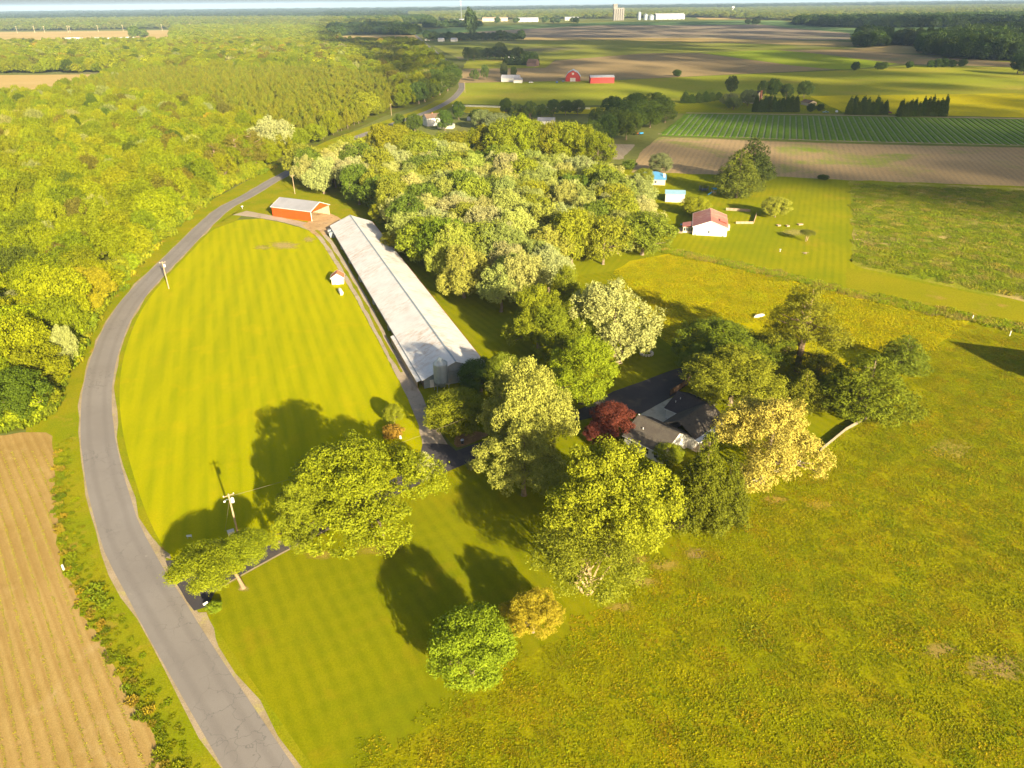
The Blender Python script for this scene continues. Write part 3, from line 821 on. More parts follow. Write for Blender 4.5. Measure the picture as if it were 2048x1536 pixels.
# gravel lane beside the poultry house, with its grass middle
LL = [(466, 430), (517, 436), (571, 446), (616, 460), (633, 473), (653, 501), (681, 545), (711, 596), (742, 654), (776, 719), (811, 788), (828, 826), (841, 866), (845, 890)]
LR = [(493, 422), (551, 433), (606, 444), (634, 452), (650, 466), (670, 490), (708, 552), (742, 610), (766, 658), (790, 702), (821, 750), (846, 797), (864, 836), (896, 890)]
lw, rw = resample(spline(GP(LL), 6), 90), resample(spline(GP(LR), 6), 90)
er = np.random.default_rng(5)
ribbon('gravel_lane', lw + er.normal(0, 0.09, lw.shape), rw + er.normal(0, 0.09, rw.shape), 0.085, M_GRAVEL)
cm = (lw + rw) / 2
wv = 0.5 + 0.3 * np.sin(np.arange(56) * 0.9)[:, None] * er.uniform(0, 1, (56, 1))
seg = cm[20:76]; sn = np.gradient(seg, axis=0); sn = np.c_[sn[:, 1], -sn[:, 0]] / np.hypot(*sn.T)[:, None]
ribbon('lane_grass_strip', seg - sn * wv, seg + sn * wv, 0.10, M_VERGE)
field('barn_apron', [(604, 450), (625, 440), (655, 425), (676, 434), (690, 446), (668, 462), (652, 470), (634, 474)], M_DIRT, 0.088, 2, 0.2)

# asphalt drive from the road past the lane to the house
field('driveway', [(331, 1122), (352, 1121), (420, 1120), (500, 1108), (553, 1084), (700, 1010), (842, 925), (843, 888), (895, 887), (912, 902), (985, 878), (1060, 848), (1155, 820), (1186, 808), (1227, 783), (1278, 766), (1345, 740), (1400, 728), (1420, 745), (1367, 775), (1343, 795), (1280, 829), (1210, 829), (1176, 838), (1142, 845), (1060, 872), (985, 906), (926, 931), (879, 950), (700, 1036), (560, 1108), (489, 1147), (432, 1180), (412, 1222), (390, 1226), (345, 1155)], M_ASPHALT, 0.10, 3, 0.05)
field('drive_apron', [(390, 1226), (412, 1221), (428, 1262), (440, 1300), (425, 1284)], M_SHOULDER, 0.095, 2, 0.1)
field('drive_apron', [(308, 1078), (325, 1098), (348, 1118), (331, 1122)], M_SHOULDER, 0.095, 2, 0.1)
dedge = resample(GP([(432, 1180), (489, 1147), (560, 1108), (700, 1036)]), 40)
ribbon('drive_edge', offset(dedge, 0.32), offset(dedge, -0.05), 0.104, M_SHOULDER)
field('island_bed', [(914, 895), (960, 880), (975, 868), (935, 862), (912, 872)], M_BED, 0.106, 2, 0.1, smooth=True)
field('patio', [(1281, 829), (1343, 795), (1362, 802), (1400, 830), (1345, 862), (1300, 850)], M_CONC, 0.115, 2, 0.02)
def bare_patch(name, cx, cy, rx, ry, col, seed, rot=0.0):
    """worn patch that thins out towards its rim: fan mesh with a 1-to-0 weight, broken up by noise"""
    c = G(cx, cy); ax_ = G(cx + rx, cy) - c; ay_ = G(cx, cy - ry) - c
    rr_ = np.random.default_rng(seed); n = 28
    V = [(c[0], c[1], 0.078)]
    for i in range(n):
        a = 6.283 * i / n + rot; q_ = 1 + rr_.normal(0, 0.12)
        V.append((*(c + ax_ * math.cos(a) * q_ + ay_ * math.sin(a) * q_), 0.078))
    me = bpy.data.meshes.new(name); me.from_pydata(V, [], [(0, i + 1, (i + 1) % n + 1) for i in range(n)]); me.update()
    a = me.attributes.new('a', 'FLOAT', 'POINT'); a.data.foreach_set('value', np.r_[1.0, np.zeros(n)].astype(np.float32))
    m, nt, out = new_mat(name + '_soil'); q = NT(nt)
    vec = q.n('ShaderNodeNewGeometry').outputs['Position']
    w = q.n('ShaderNodeAttribute', attribute_type='GEOMETRY', attribute_name='a').outputs['Fac']
    al = q.ramp(q.math('ADD', w, q.math('MULTIPLY', q.math('SUBTRACT', q.noise(vec, 0.9, 5, 0.7), 0.5), 1.2)), 0.25, 0.7)
    bs = q.n('ShaderNodeBsdfPrincipled'); q.l(q.mix(q.noise(vec, 3, 4), col, tuple(x * 1.35 for x in col)), bs.inputs['Base Color']); bs.inputs['Roughness'].default_value = 0.95
    q.l(q.math('MULTIPLY', al, 0.6), bs.inputs['Alpha']); q.l(bs.outputs[0], out.inputs[0])
    o = link(name, me, m); o['kind'] = 'structure'
for i, a in enumerate([(1350, 1053, 40, 12, (0.26, 0.16, 0.07)), (1392, 1108, 34, 16, (0.28, 0.17, 0.05)), (1330, 1130, 50, 18, (0.28, 0.19, 0.02)), (1290, 1165, 40, 14, (0.29, 0.20, 0.03)), (1240, 1215, 46, 14, (0.28, 0.19, 0.02)),
        (568, 491, 44, 11, (0.33, 0.23, 0.07)), (618, 479, 18, 8, (0.31, 0.23, 0.05)), (525, 495, 28, 7, (0.29, 0.23, 0.03)), (640, 1110, 40, 14, (0.28, 0.20, 0.02)), (755, 1100, 70, 16, (0.26, 0.20, 0.01)), (487, 1178, 16, 8, (0.33, 0.23, 0.10)),
        (1990, 1335, 90, 40, (0.27, 0.17, 0.05)), (1880, 1300, 60, 24, (0.26, 0.17, 0.03)), (1640, 1010, 50, 16, (0.30, 0.20, 0.01)), (1550, 1000, 40, 14, (0.30, 0.18, 0.02)), (1900, 900, 70, 30, (0.29, 0.21, 0.02)),
        (1265, 1120, 50, 20, (0.27, 0.16, 0.02)), (1440, 440, 30, 8, (0.29, 0.22, 0.03)), (1590, 465, 40, 10, (0.27, 0.22, 0.03))]):
    bare_patch('bare_patch', a[0], a[1], a[2], a[3], a[4], 60 + i)
# ------------------------------------------------------------------ materials of built things
def roof_metal(name, c, rust, amt=0.5, rib=0.6, axis=1, rough=0.45, thr=(0.5, 0.68)):
    """ribbed sheet metal: fine ribs along the slope, rust streaks running down it"""
    m, nt, out = new_mat(name); q = NT(nt)
    vec = q.n('ShaderNodeTexCoord').outputs['Object']
    sc = (0.25, 1.0, 1) if axis == 1 else (1.0, 0.25, 1)
    st = q.noise(q.mapping(vec, scale=sc), 0.9, 6, 0.7)
    big = q.noise(vec, 0.06, 4, 0.6)
    f = q.math('MULTIPLY', q.ramp(st, *thr), q.ramp(big, 0.38, 0.62))
    base = q.mix(q.ramp(q.noise(vec, 0.25, 4), 0.35, 0.65), c, tuple(x * 0.86 for x in c))
    col = q.mix(q.math('MULTIPLY', f, amt), base, rust)
    sx = q.n('ShaderNodeSeparateXYZ'); q.l(vec, sx.inputs[0])
    w = q.math('SINE', q.math('MULTIPLY', sx.outputs[axis], 2 * math.pi / rib))
    bs = q.n('ShaderNodeBsdfPrincipled'); q.l(col, bs.inputs['Base Color'])
    bs.inputs['Roughness'].default_value = rough; bs.inputs['Specular IOR Level'].default_value = 0.4
    b = q.n('ShaderNodeBump'); b.inputs['Distance'].default_value = 0.03; q.l(w, b.inputs['Height']); q.l(b.outputs[0], bs.inputs['Normal'])
    q.l(bs.outputs[0], out.inputs[0])
    return m

M_POULTRY_ROOF = roof_metal('poultry_roof_metal', (0.60, 0.565, 0.53), (0.36, 0.20, 0.10), 0.8, thr=(0.46, 0.66))
M_GREY_ROOF = roof_metal('grey_roof_metal', (0.25, 0.24, 0.25), (0.22, 0.20, 0.20), 0.3, axis=0)
M_RED_ROOF = roof_metal('red_roof_metal', (0.42, 0.12, 0.085), (0.55, 0.30, 0.20), 0.8, thr=(0.42, 0.6))
M_BLUE_ROOF = roof_metal('blue_roof_metal', (0.085, 0.25, 0.42), (0.12, 0.28, 0.40), 0.3)
M_GALV = plain('galvanised', (0.23, 0.265, 0.285), rough=0.45, metal=0.3, var=0.12, scale=0.8, dirt=(0.28, 0.26, 0.22))
M_GALV_D = plain('galvanised_dark', (0.20, 0.22, 0.23), rough=0.5, metal=0.3)
M_RED = plain('barn_red', (0.52, 0.058, 0.006), rough=0.55, var=0.10, scale=0.6)
M_RED2 = plain('far_barn_red', (0.42, 0.040, 0.030), rough=0.6, var=0.1)
M_WHITE = plain('white_paint', (0.58, 0.55, 0.50), rough=0.55, var=0.05, scale=1.0)
M_CREAM = plain('cream_siding', (0.50, 0.43, 0.31), rough=0.6, var=0.06)
M_TANW = plain('tan_siding', (0.42, 0.34, 0.24), rough=0.7, var=0.1)
M_WOOD = plain('weathered_timber', (0.28, 0.20, 0.13), rough=0.85, var=0.25, scale=3)
M_WOODP = plain('pale_timber', (0.46, 0.35, 0.22), rough=0.85, var=0.2, scale=3)
M_POLE = plain('pole_timber', (0.30, 0.21, 0.12), rough=0.85, var=0.18, scale=1.5)
M_DARK = plain('dark_interior', (0.035, 0.032, 0.03), rough=0.9)
M_SHINGLE = surf('shingles', (0.080, 0.066, 0.054), (0.095, 0.080, 0.063), (0.065, 0.054, 0.047), s1=0.5, s2=1.2, sf=6, fine=0.28, coords='obj')
M_SHINGLE_D = surf('dark_shingles', (0.045, 0.038, 0.039), (0.055, 0.046, 0.045), None, s1=0.5, sf=6, fine=0.25, coords='obj')
M_BROWNR = surf('brown_shingles', (0.13, 0.085, 0.06), (0.15, 0.10, 0.07), None, s1=0.3, sf=3, fine=0.2, coords='obj')
M_BRICK = plain('brick_red', (0.33, 0.12, 0.07), rough=0.85, var=0.2, scale=4)
M_GLASS = plain('window_glass', (0.03, 0.04, 0.055), rough=0.08, spec=0.8, var=0.05)
M_BLACK = plain('black_plastic', (0.02, 0.02, 0.022), rough=0.5)
M_BLUEP = plain('blue_paint', (0.03, 0.25, 0.50), rough=0.45)
M_GREENP = plain('green_box', (0.06, 0.16, 0.10), rough=0.5)
M_CONCRETE = plain('cast_concrete', (0.50, 0.45, 0.38), rough=0.8, var=0.1)
M_ORANGE = plain('orange_paint', (0.55, 0.10, 0.02), rough=0.45)
M_TRUCKG = plain('truck_green', (0.05, 0.14, 0.13), rough=0.3, spec=0.5)
M_TRUCKR = plain('truck_red', (0.35, 0.03, 0.03), rough=0.3, spec=0.5)
M_CARB = plain('car_blue', (0.04, 0.10, 0.28), rough=0.3, spec=0.5)
M_SILO = plain('silo_concrete', (0.17, 0.155, 0.135), rough=0.85, var=0.1, scale=0.05)
M_WIRE = plain('cable', (0.13, 0.10, 0.07), rough=0.6)

def gable_parts(t, w, l, he, hr, wall, roof, over=0.35, thick=0.12, y0=0.0, x0=0.0, open_end=None, trim=None, ridge=0.5):
    """gabled box, ridge along local y; parts: wall pieces, two roof slopes, trim"""
    xr = x0 + w * ridge
    mb = MB()
    th = 0.15
    for xx in (x0 + th / 2, x0 + w - th / 2): MB().box((xx, y0 + l / 2, he / 2), (th, l, he)).build('side_wall', wall, t)
    for k, yy in enumerate((y0 + 0.004, y0 + l - th - 0.004)):
        if open_end == k: continue
        MB().slab([(x0 + th, yy, 0), (x0 + w - th, yy, 0), (x0 + w - th, yy, he), (xr, yy, hr - 0.02), (x0 + th, yy, he)], (0, th, 0)).build('gable_wall', wall, t)
    parts = []
    for sgn, xe in ((-1, x0), (1, x0 + w)):
        run = abs(xe - xr); drop = (hr - he) / run
        xo, zo = xe + sgn * over, he - drop * over
        pts = [(xr, y0 - over, hr), (xr, y0 + l + over, hr), (xo, y0 + l + over, zo), (xo, y0 - over, zo)]
        if sgn > 0: pts = pts[::-1]
        o = MB().slab(pts, (0, 0, thick)).build('roof_slope', roof, t)
        parts.append(o)
        if trim:
            f = MB(); f.box((xo + sgn * 0.03, y0 + l / 2, zo + 0.02), (0.05, l + 2 * over, 0.22))
            f.build('fascia', trim, t)
            for yy in (y0 - over - 0.03, y0 + l + over + 0.03):
                b = MB(); b.slab([(xr, yy - 0.025, hr - 0.1), (xo, yy - 0.025, zo - 0.1), (xo, yy - 0.025, zo + 0.14), (xr, yy - 0.025, hr + 0.14)], (0, 0.05, 0))
                b.build('bargeboard', trim, t)
    return parts

def window(t, c, w, h, axis='x', frame=None, depth_=0.06):
    """window on a wall face: frame proud of the wall, pane recessed. axis = the wall's running direction"""
    f = MB(); a = 0.09
    def bx(dx, dz, ww, hh):
        if axis == 'x': f.box((c[0] + dx, c[1], c[2] + dz), (ww, depth_, hh))
        else: f.box((c[0], c[1] + dx, c[2] + dz), (depth_, ww, hh))
    bx(0, h / 2 + a / 2, w + 2 * a, a); bx(0, -h / 2 - a / 2, w + 2 * a, a); bx(-w / 2 - a / 2, 0, a, h); bx(w / 2 + a / 2, 0, a, h); bx(0, 0, w, 0.05)
    o = f.build('window', frame or M_WHITE, t)
    MB().box(c, (w, 0.03, h) if axis == 'x' else (0.03, w, h)).build('pane', M_GLASS, o)
    return o

# ------------------------------------------------------------------ poultry house
P0 = np.array((-22.1, 156.2))
t = thing('poultry_house', 'very long white rust-streaked metal roofed poultry house beside the gravel lane', 'poultry house', (P0[0], P0[1], 0), math.radians(20.95))
W, L, HE, HR = 17.0, 150.0, 2.75, 6.2
mb = MB()
MB().box((0.35, L / 2, 0.45), (0.2, L - 1, 0.9)).build('side_wall', M_WOOD, t); MB().box((W - 0.35, L / 2, HE / 2 - 0.05), (0.2, L - 1, HE - 0.1)).build('side_wall', M_WOOD, t)
MB().box((0.36, L / 2, 1.75), (0.1, L - 1.2, 1.68)).build('curtain', M_GALV_D, t)
for i in range(51):
    MB().box((0.22, 0.4 + i * (L - 0.8) / 50, HE / 2 - 0.1), (0.12, 0.14, HE - 0.2)).build('post', M_WOOD, t)
for yy, nm in ((0.02, 'gable_wall'), (L - 0.22, 'gable_wall')):
    MB().slab([(0.2, yy, 0), (W - 0.2, yy, 0), (W - 0.2, yy, HE - 0.1), (W / 2, yy, HR - 0.05), (0.2, yy, HE - 0.1)], (0, 0.2, 0)).build(nm, M_GALV, t)
for sgn in (-1, 1):
    xe = W / 2 + sgn * (W / 2 + 0.45); ze = HE - 0.45 * (HR - HE) / (W / 2)
    pts = [(W / 2, -0.5, HR), (W / 2, L + 0.5, HR), (xe, L + 0.5, ze), (xe, -0.5, ze)]
    if sgn > 0: pts = pts[::-1]
    MB().slab(pts, (0, 0, 0.08)).build('roof_slope', M_POULTRY_ROOF, t)
MB().box((W / 2, L / 2, HR + 0.1), (0.42, L + 1.0, 0.1)).build('ridge_cap', M_GALV, t)
MB().box((W + 0.5, L / 2, HE - 0.17), (0.06, L + 1, 0.26)).build('fascia', plain('fascia_red', (0.32, 0.06, 0.035)), t)
MB().box((-0.5, L / 2, HE - 0.17), (0.06, L + 1, 0.16)).build('fascia', M_GALV, t)
# lower lean-to strip on the near part of the lane side
MB().slab([(-0.2, 0.4, HE - 0.32), (-0.2, 30, HE - 0.32), (-1.5, 30, HE - 0.75), (-1.5, 0.4, HE - 0.75)], (0, 0, 0.06)).build('lean_to_roof', M_POULTRY_ROOF, t)
MB().box((-1.45, 15.2, 0.95), (0.1, 29.4, 1.9)).build('lean_to_wall', M_WOOD, t)
MB().box((-1.54, 15.2, HE - 0.83), (0.05, 29.8, 0.16)).build('lean_to_fascia', M_WOODP, t)
d = MB().box((8.9, -0.06, 1.75), (5.2, 0.12, 3.5)).build('door', M_GALV, t)
dm = MB()
for xx in (6.25, 8.9, 11.55): dm.box((xx, -0.15, 1.75), (0.14, 0.07, 3.5))
for zz in (0.1, 3.55): dm.box((8.9, -0.15, zz), (5.44, 0.08, 0.14))
dm.build('door_frame', M_GALV_D, d)
MB().box((2.2, -0.03, 1.1), (1.0, 0.08, 2.1)).build('side_door', M_WHITE, t)
for k, yy in enumerate((38.0, 60.0, 82.5, 84.4, 104.0, 122.0)):   # exhaust fan hoods on the lane side
    f = MB().box((-0.15, yy, 1.3), (0.7, 1.35, 1.35)).build('exhaust_fan', M_GALV, t)
    g = MB().tube([(-0.53, yy, 1.3), (-0.57, yy, 1.3)], 0.55, 14).build('fan_guard', M_GALV_D, f)
for k, yy in enumerate((146.2, 142.2)):    # two big tunnel fans at the far corner
    f = MB().box((-1.0, yy, 1.2), (1.7, 1.9, 2.2)).build('tunnel_fan', M_GALV_D, t)
    MB().tube([(-1.86, yy, 1.25), (-2.05, yy, 1.25)], [0.75, 0.95], 14).build('fan_cone', M_WHITE, f)

# feed bin at the near gable
bx_, by_ = P0 + 4.0 * np.array((0.934, 0.3576)) + 2.4 * np.array((0.3576, -0.934))
t = thing('feed_bin', 'tall corrugated steel feed bin on legs at the near gable of the poultry house', 'feed bin', (bx_, by_, 0))
t.scale = (1, 1, 1.14)
bh = 1.75
prof = [(bh, 2.3)]
for i in range(11):
    z = 2.3 + i * 0.4
    prof += [(bh, z + 0.05), (bh + 0.035, z + 0.2), (bh, z + 0.38)]
MB().lathe((0, 0, 0), prof, 28).build('bin_body', M_GALV, t, smooth=True)
MB().lathe((0, 0, 0), [(bh + 0.06, 6.66), (bh * 0.5, 7.4), (0.3, 7.95), (0.28, 8.05)], 28).build('bin_roof', M_GALV, t)
MB().lathe((0, 0, 0), [(0.25, 0.7), (bh - 0.02, 2.3)], 24).build('hopper', M_GALV, t)
for k in range(6):
    a = k * math.pi / 3
    MB().box(((bh + 0.05) * math.cos(a), (bh + 0.05) * math.sin(a), 1.6), (0.1, 0.1, 3.3), a).build('leg', M_GALV_D, t)
lad = MB()
for s_ in (-0.2, 0.2): lad.box((s_, -bh - 0.14, 4.5), (0.05, 0.05, 4.6))
for i in range(15): lad.box((0, -bh - 0.14, 2.4 + i * 0.3), (0.4, 0.03, 0.03))
lad.build('ladder', M_GALV_D, t)
MB().tube([(0, 0.2, 0.8), (0.4, 1.2, 0.75), (1.0, 3.2, 1.9)], 0.13, 8).build('auger_tube', M_GALV, t)

# ------------------------------------------------------------------ open-ended red machine shed
t = thing('machine_shed', 'orange-red machine shed with grey metal roof and open right end', 'barn', (-108.2, 322.4, 0), math.radians(-25.2))
LX, LY, HE, HR = 22.0, 13.0, 4.6, 7.2
# built with ridge along local x
ch = MB()
def cl_wall(name, pts, nrm, mat): return MB().slab(pts, nrm).build(name, mat, t)
for yy in (0, LY - 0.12):
    n = 22
    for i in range(0, 1):
        cl_wall('side_wall', [(0, yy, 0), (LX, yy, 0), (LX, yy, HE), (0, yy, HE)], (0, 0.12, 0), M_RED)
cl_wall('gable_wall', [(0.002, 0.12, 0), (0.002, LY - 0.12, 0), (0.002, LY - 0.12, HE), (0.002, LY / 2, HR - 0.02), (0.002, 0.12, HE)], (0.12, 0, 0), M_RED)
cl_wall('gable_panel', [(LX - 0.13, 0.12, HE - 0.35), (LX - 0.13, LY - 0.12, HE - 0.35), (LX - 0.13, LY - 0.12, HE), (LX - 0.13, LY / 2, HR - 0.02), (LX - 0.13, 0.12, HE)], (0.12, 0, 0), M_RED)
for sgn in (-1, 1):
    ye = LY / 2 + sgn * (LY / 2 + 0.4); ze = HE - 0.4 * (HR - HE) / (LY / 2)
    pts = [(-0.4, LY / 2, HR), (LX + 0.4, LY / 2, HR), (LX + 0.4, ye, ze), (-0.4, ye, ze)]
    if sgn < 0: pts = pts[::-1]
    MB().slab(pts, (0, 0, 0.09)).build('roof_slope', M_GREY_ROOF, t)
    for xx in (-0.44, LX + 0.44):
        MB().slab([(xx - 0.03, LY / 2, HR - 0.12), (xx - 0.03, ye, ze - 0.12), (xx - 0.03, ye, ze + 0.13), (xx - 0.03, LY / 2, HR + 0.13)], (0.06, 0, 0)).build('bargeboard', M_WHITE, t)
    MB().box((LX / 2, ye + sgn * 0.03, ze + 0.02), (LX + 0.9, 0.05, 0.2)).build('fascia', M_WHITE, t)
MB().box((LX / 2, LY / 2, HR + 0.1), (LX + 0.8, 0.4, 0.07)).build('ridge_cap', M_GREY_ROOF, t)
MB().box((LX - 0.08, 0.2, HE / 2 - 0.18), (0.3, 0.3, HE - 0.36)).build('corner_post', M_WHITE, t)
MB().box((LX - 0.08, LY - 0.3, HE / 2 - 0.18), (0.3, 0.3, HE - 0.36)).build('corner_post', M_WOODP, t)
for i in range(8):
    MB().box((LX - 1.0 - i * 2.7, LY - 0.25, HE / 2), (0.2, 0.2, HE)).build('wall_post', M_WOODP, t)
for i, zz in enumerate((0.6, 1.7, 2.8, 3.9)):
    MB().box((LX / 2, LY - 0.155, zz), (LX - 0.4, 0.06, 0.16)).build('wall_rail', M_WOODP, t)
MB().box((LX / 2, LY - 0.135, HE / 2), (LX - 0.3, 0.02, HE - 0.3)).build('wall_lining', M_WOODP, t)
MB().box((LX / 2 + 0.1, LY / 2, 0.11), (LX - 0.6, LY - 0.6, 0.06)).build('dirt_floor', M_DIRT, t)
MB().box((-0.35, 1.1, 0.8), (0.5, 0.4, 1.0)).build('meter_box', M_WHITE, t)

# small pump shed and propane tank on the oval lawn
sx_, sy_ = G(664, 570)
t = thing('pump_shed', 'tiny pale shed with orange-red gabled roof on the oval lawn', 'shed', (sx_, sy_, 0), math.radians(8))
r1 = gable_parts(t, 4.0, 3.8, 2.5, 3.9, plain('shed_siding', (0.46, 0.33, 0.25), var=0.1), plain('shed_roof_red', (0.40, 0.13, 0.055), rough=0.8, var=0.2), over=0.3, trim=M_WHITE)
MB().box((2.1, -0.03, 1.0), (1.3, 0.06, 1.9)).build('door', plain('pale_door', (0.72, 0.66, 0.50)), t)
MB().box((4.02, 1.8, 1.1), (0.04, 3.5, 1.9)).build('siding_panel', plain('pink_siding', (0.60, 0.42, 0.33), var=0.1), t)
px_, py_ = G(682, 588)
t = thing('propane_tank', 'white horizontal propane tank on legs beside the pump shed', 'propane tank', (px_, py_, 0), math.atan2(*(G(688, 596) - G(676, 575))[::-1]))
n = 12
MB().tube([(-2.35, 0, 0.95), (-2.25, 0, 0.95), (-2.0, 0, 0.95), (-1.7, 0, 0.95), (1.7, 0, 0.95), (2.0, 0, 0.95), (2.25, 0, 0.95), (2.35, 0, 0.95)], [0.1, 0.36, 0.55, 0.62, 0.62, 0.55, 0.36, 0.1], 18).build('tank', M_WHITE, t, smooth=True)
for x in (-1.3, 1.3): MB().box((x, 0, 0.2), (0.3, 0.9, 0.42)).build('leg', M_CONCRETE, t)
MB().lathe((0.1, 0, 1.5), [(0.22, 0), (0.22, 0.22), (0.12, 0.3)], 12).build('valve_dome', M_WHITE, t)

# ------------------------------------------------------------------ the main house: three wings round a patio
hx, hy = 27.5, 132.9
t = thing('farmhouse', 'grey shingled three-wing farmhouse with white walls half hidden by trees', 'house', (hx, hy, 0), math.radians(-46.4))
def wing(x0, x1, y0, y1, he, hr, along, roof, t, ends=(True, True), over=0.4):
    mb = MB(); th = 0.2
    mb.box(((x0 + x1) / 2, y0 + th / 2, he / 2), (x1 - x0, th, he)); mb.box(((x0 + x1) / 2, y1 - th / 2, he / 2), (x1 - x0, th, he))
    mb.box((x0 + th / 2, (y0 + y1) / 2, he / 2), (th, y1 - y0 - 2 * th, he)); mb.box((x1 - th / 2, (y0 + y1) / 2, he / 2), (th, y1 - y0 - 2 * th, he))
    mb.build('wall', M_WHITE, t)
    cx, cy = (x0 + x1) / 2, (y0 + y1) / 2
    if along == 'x':
        half = (y1 - y0) / 2
        for k, xx in enumerate((x0, x1 - th)):
            if ends[k]: MB().slab([(xx, y0 + 0.1, he), (xx, y1 - 0.1, he), (xx, cy, hr - 0.05)], (th, 0, 0)).build('gable', M_WHITE, t)
        for s_ in (-1, 1):
            ye = cy + s_ * (half + over); ze = he - over * (hr - he) / half
            pts = [(x0 - over * ends[0], cy, hr), (x1 + over * ends[1], cy, hr), (x1 + over * ends[1], ye, ze), (x0 - over * ends[0], ye, ze)]
            if s_ < 0: pts = pts[::-1]
            MB().slab(pts, (0, 0, 0.14)).build('roof_slope', roof, t)
            MB().box((cx, ye + s_ * 0.06, ze + 0.02), (x1 - x0 + 0.6, 0.11, 0.13)).build('gutter', M_WHITE, t)
        MB().box((cx, cy, hr + 0.15), (x1 - x0 + 0.7, 0.35, 0.05)).build('ridge_cap', roof, t)
    else:
        half = (x1 - x0) / 2
        for k, yy in enumerate((y0, y1 - th)):
            if ends[k]: MB().slab([(x0 + 0.1, yy, he), (x1 - 0.1, yy, he), (cx, yy, hr - 0.05)], (0, th, 0)).build('gable', M_WHITE, t)
        for s_ in (-1, 1):
            xe = cx + s_ * (half + over); ze = he - over * (hr - he) / half
            pts = [(cx, y0 - over * ends[0], hr), (cx, y1 + over * ends[1], hr), (xe, y1 + over * ends[1], ze), (xe, y0 - over * ends[0], ze)]
            if s_ > 0: pts = pts[::-1]
            MB().slab(pts, (0, 0, 0.14)).build('roof_slope', roof, t)
            MB().box((xe + s_ * 0.06, cy, ze + 0.02), (0.11, y1 - y0 + 0.6, 0.13)).build('gutter', M_WHITE, t)
        MB().box((cx, cy, hr + 0.15), (0.35, y1 - y0 + 0.7, 0.05)).build('ridge_cap', roof, t)
wing(0.3, 10.2, -5.0, 5.0, 2.9, 5.6, 'x', M_SHINGLE, t)
wing(3.2, 11.6, 4.2, 16.0, 2.9, 5.4, 'y', M_SHINGLE, t, ends=(False, True))
wing(-0.3, 6.6, 11.1, 20.5, 2.8, 5.1, 'x', M_SHINGLE_D, t, ends=(True, False))
window(t, (2.4, -5.02, 1.6), 0.9, 1.3); window(t, (6.0, -5.02, 1.6), 1.4, 1.3); window(t, (8.6, -5.02, 1.6), 0.9, 1.3)
window(t, (11.62, 7.2, 1.6), 1.4, 1.2, 'y'); window(t, (11.62, 11.4, 1.6), 1.8, 1.2, 'y'); window(t, (10.22, -1.5, 1.6), 1.2, 1.2, 'y')
door = MB().box((4.6, 11.07, 1.05), (0.95, 0.08, 2.1)).build('door', plain('red_door', (0.40, 0.03, 0.02)), t)
MB().box((4.25, 11.0, 1.05), (0.05, 0.06, 0.12)).build('handle', M_GALV_D, door)
MB().box((0.1, 0.0, 5.75), (0.25, 0.25, 0.3)).build('ridge_vent', M_WHITE, t)
for xx, yy, zz in ((0.8, 13.0, 3.9), (1.2, 14.2, 4.4), (3.1, -2.4, 4.4)):
    MB().lathe((xx, yy, zz), [(0.09, 0), (0.09, 0.45)], 8).build('vent_pipe', M_WHITE, t)
MB().box((12.4, 8.5, 2.75), (1.7, 9.0, 0.12)).build('porch_roof', M_WHITE, t)
for yy in (4.3, 8.5, 12.7): MB().box((13.1, yy, 1.35), (0.14, 0.14, 2.7)).build('porch_post', M_WHITE, t)
MB().box((12.4, 8.5, 0.15), (1.8, 9.0, 0.3)).build('porch_deck', M_WOODP, t)
t2 = thing('solar_cover', 'dark blue panelled cover lying on the patio beside the house', 'pool cover', (hx, hy, 0), math.radians(-46.4))
MB().box((1.7, 6.5, 0.42), (3.4, 2.2, 0.6)).build('base', M_DARK, t2)
for i in range(4): MB().box((0.42 + i * 0.85, 6.5, 0.75), (0.78, 2.1, 0.05)).build('panel', plain('navy_panel', (0.02, 0.035, 0.075), rough=0.25, spec=0.6), t2)

def board_fence(name, label, pts, h, mat, rails=3, gap=2.4, rail_h=0.14, solid=False, group=None):
    """fence along world points: one post or board per object"""
    c = np.asarray(pts, float)
    t = thing(name, label, 'fence', (c[0][0], c[0][1], 0), 0, group)
    o = c[0]
    for a, b in zip(c[:-1], c[1:]):
        d = b - a; n = max(1, int(round(np.hypot(*d) / gap))); ang = math.atan2(d[1], d[0])
        for i in range(n + (1 if b is c[-1] or True else 0)):
            p = a + d * i / n - o
            MB().box((p[0], p[1], h / 2), (0.13, 0.13, h), ang).build('post', mat, t)
        for i in range(n):
            p = a + d * (i + 0.5) / n - o; ln = np.hypot(*d) / n
            nx, ny = -math.sin(ang) * 0.09, math.cos(ang) * 0.09
            if solid:
                MB().box((p[0] + nx, p[1] + ny, h * 0.5), (ln - 0.03, 0.03, h * 0.94), ang).build('panel', mat, t)
            else:
                for k in range(rails):
                    MB().box((p[0] + nx, p[1] + ny, h * (k + 0.8) / rails - 0.02), (ln - 0.02, 0.04, rail_h), ang).build('rail', mat, t)
    return t
board_fence('garden_fence', 'weathered grey board fence along the field edge behind the cream blossom tree', GP([(1733, 838), (1690, 862), (1640, 903)]), 1.0, plain('grey_boards', (0.17, 0.14, 0.10), rough=0.9), solid=True)
board_fence('rail_fence', 'white rail fence running to the dark conifers beside the house', GP([(1600, 925), (1540, 952), (1466, 985)]), 1.0, plain('pale_rail', (0.36, 0.31, 0.24)), rails=2)
board_fence('deck_fence', 'dark brown board fence between the drive and the house', GP([(1340, 792), (1362, 778), (1380, 764)]), 1.7, plain('dark_fence', (0.10, 0.06, 0.04)), solid=True, gap=2.0)
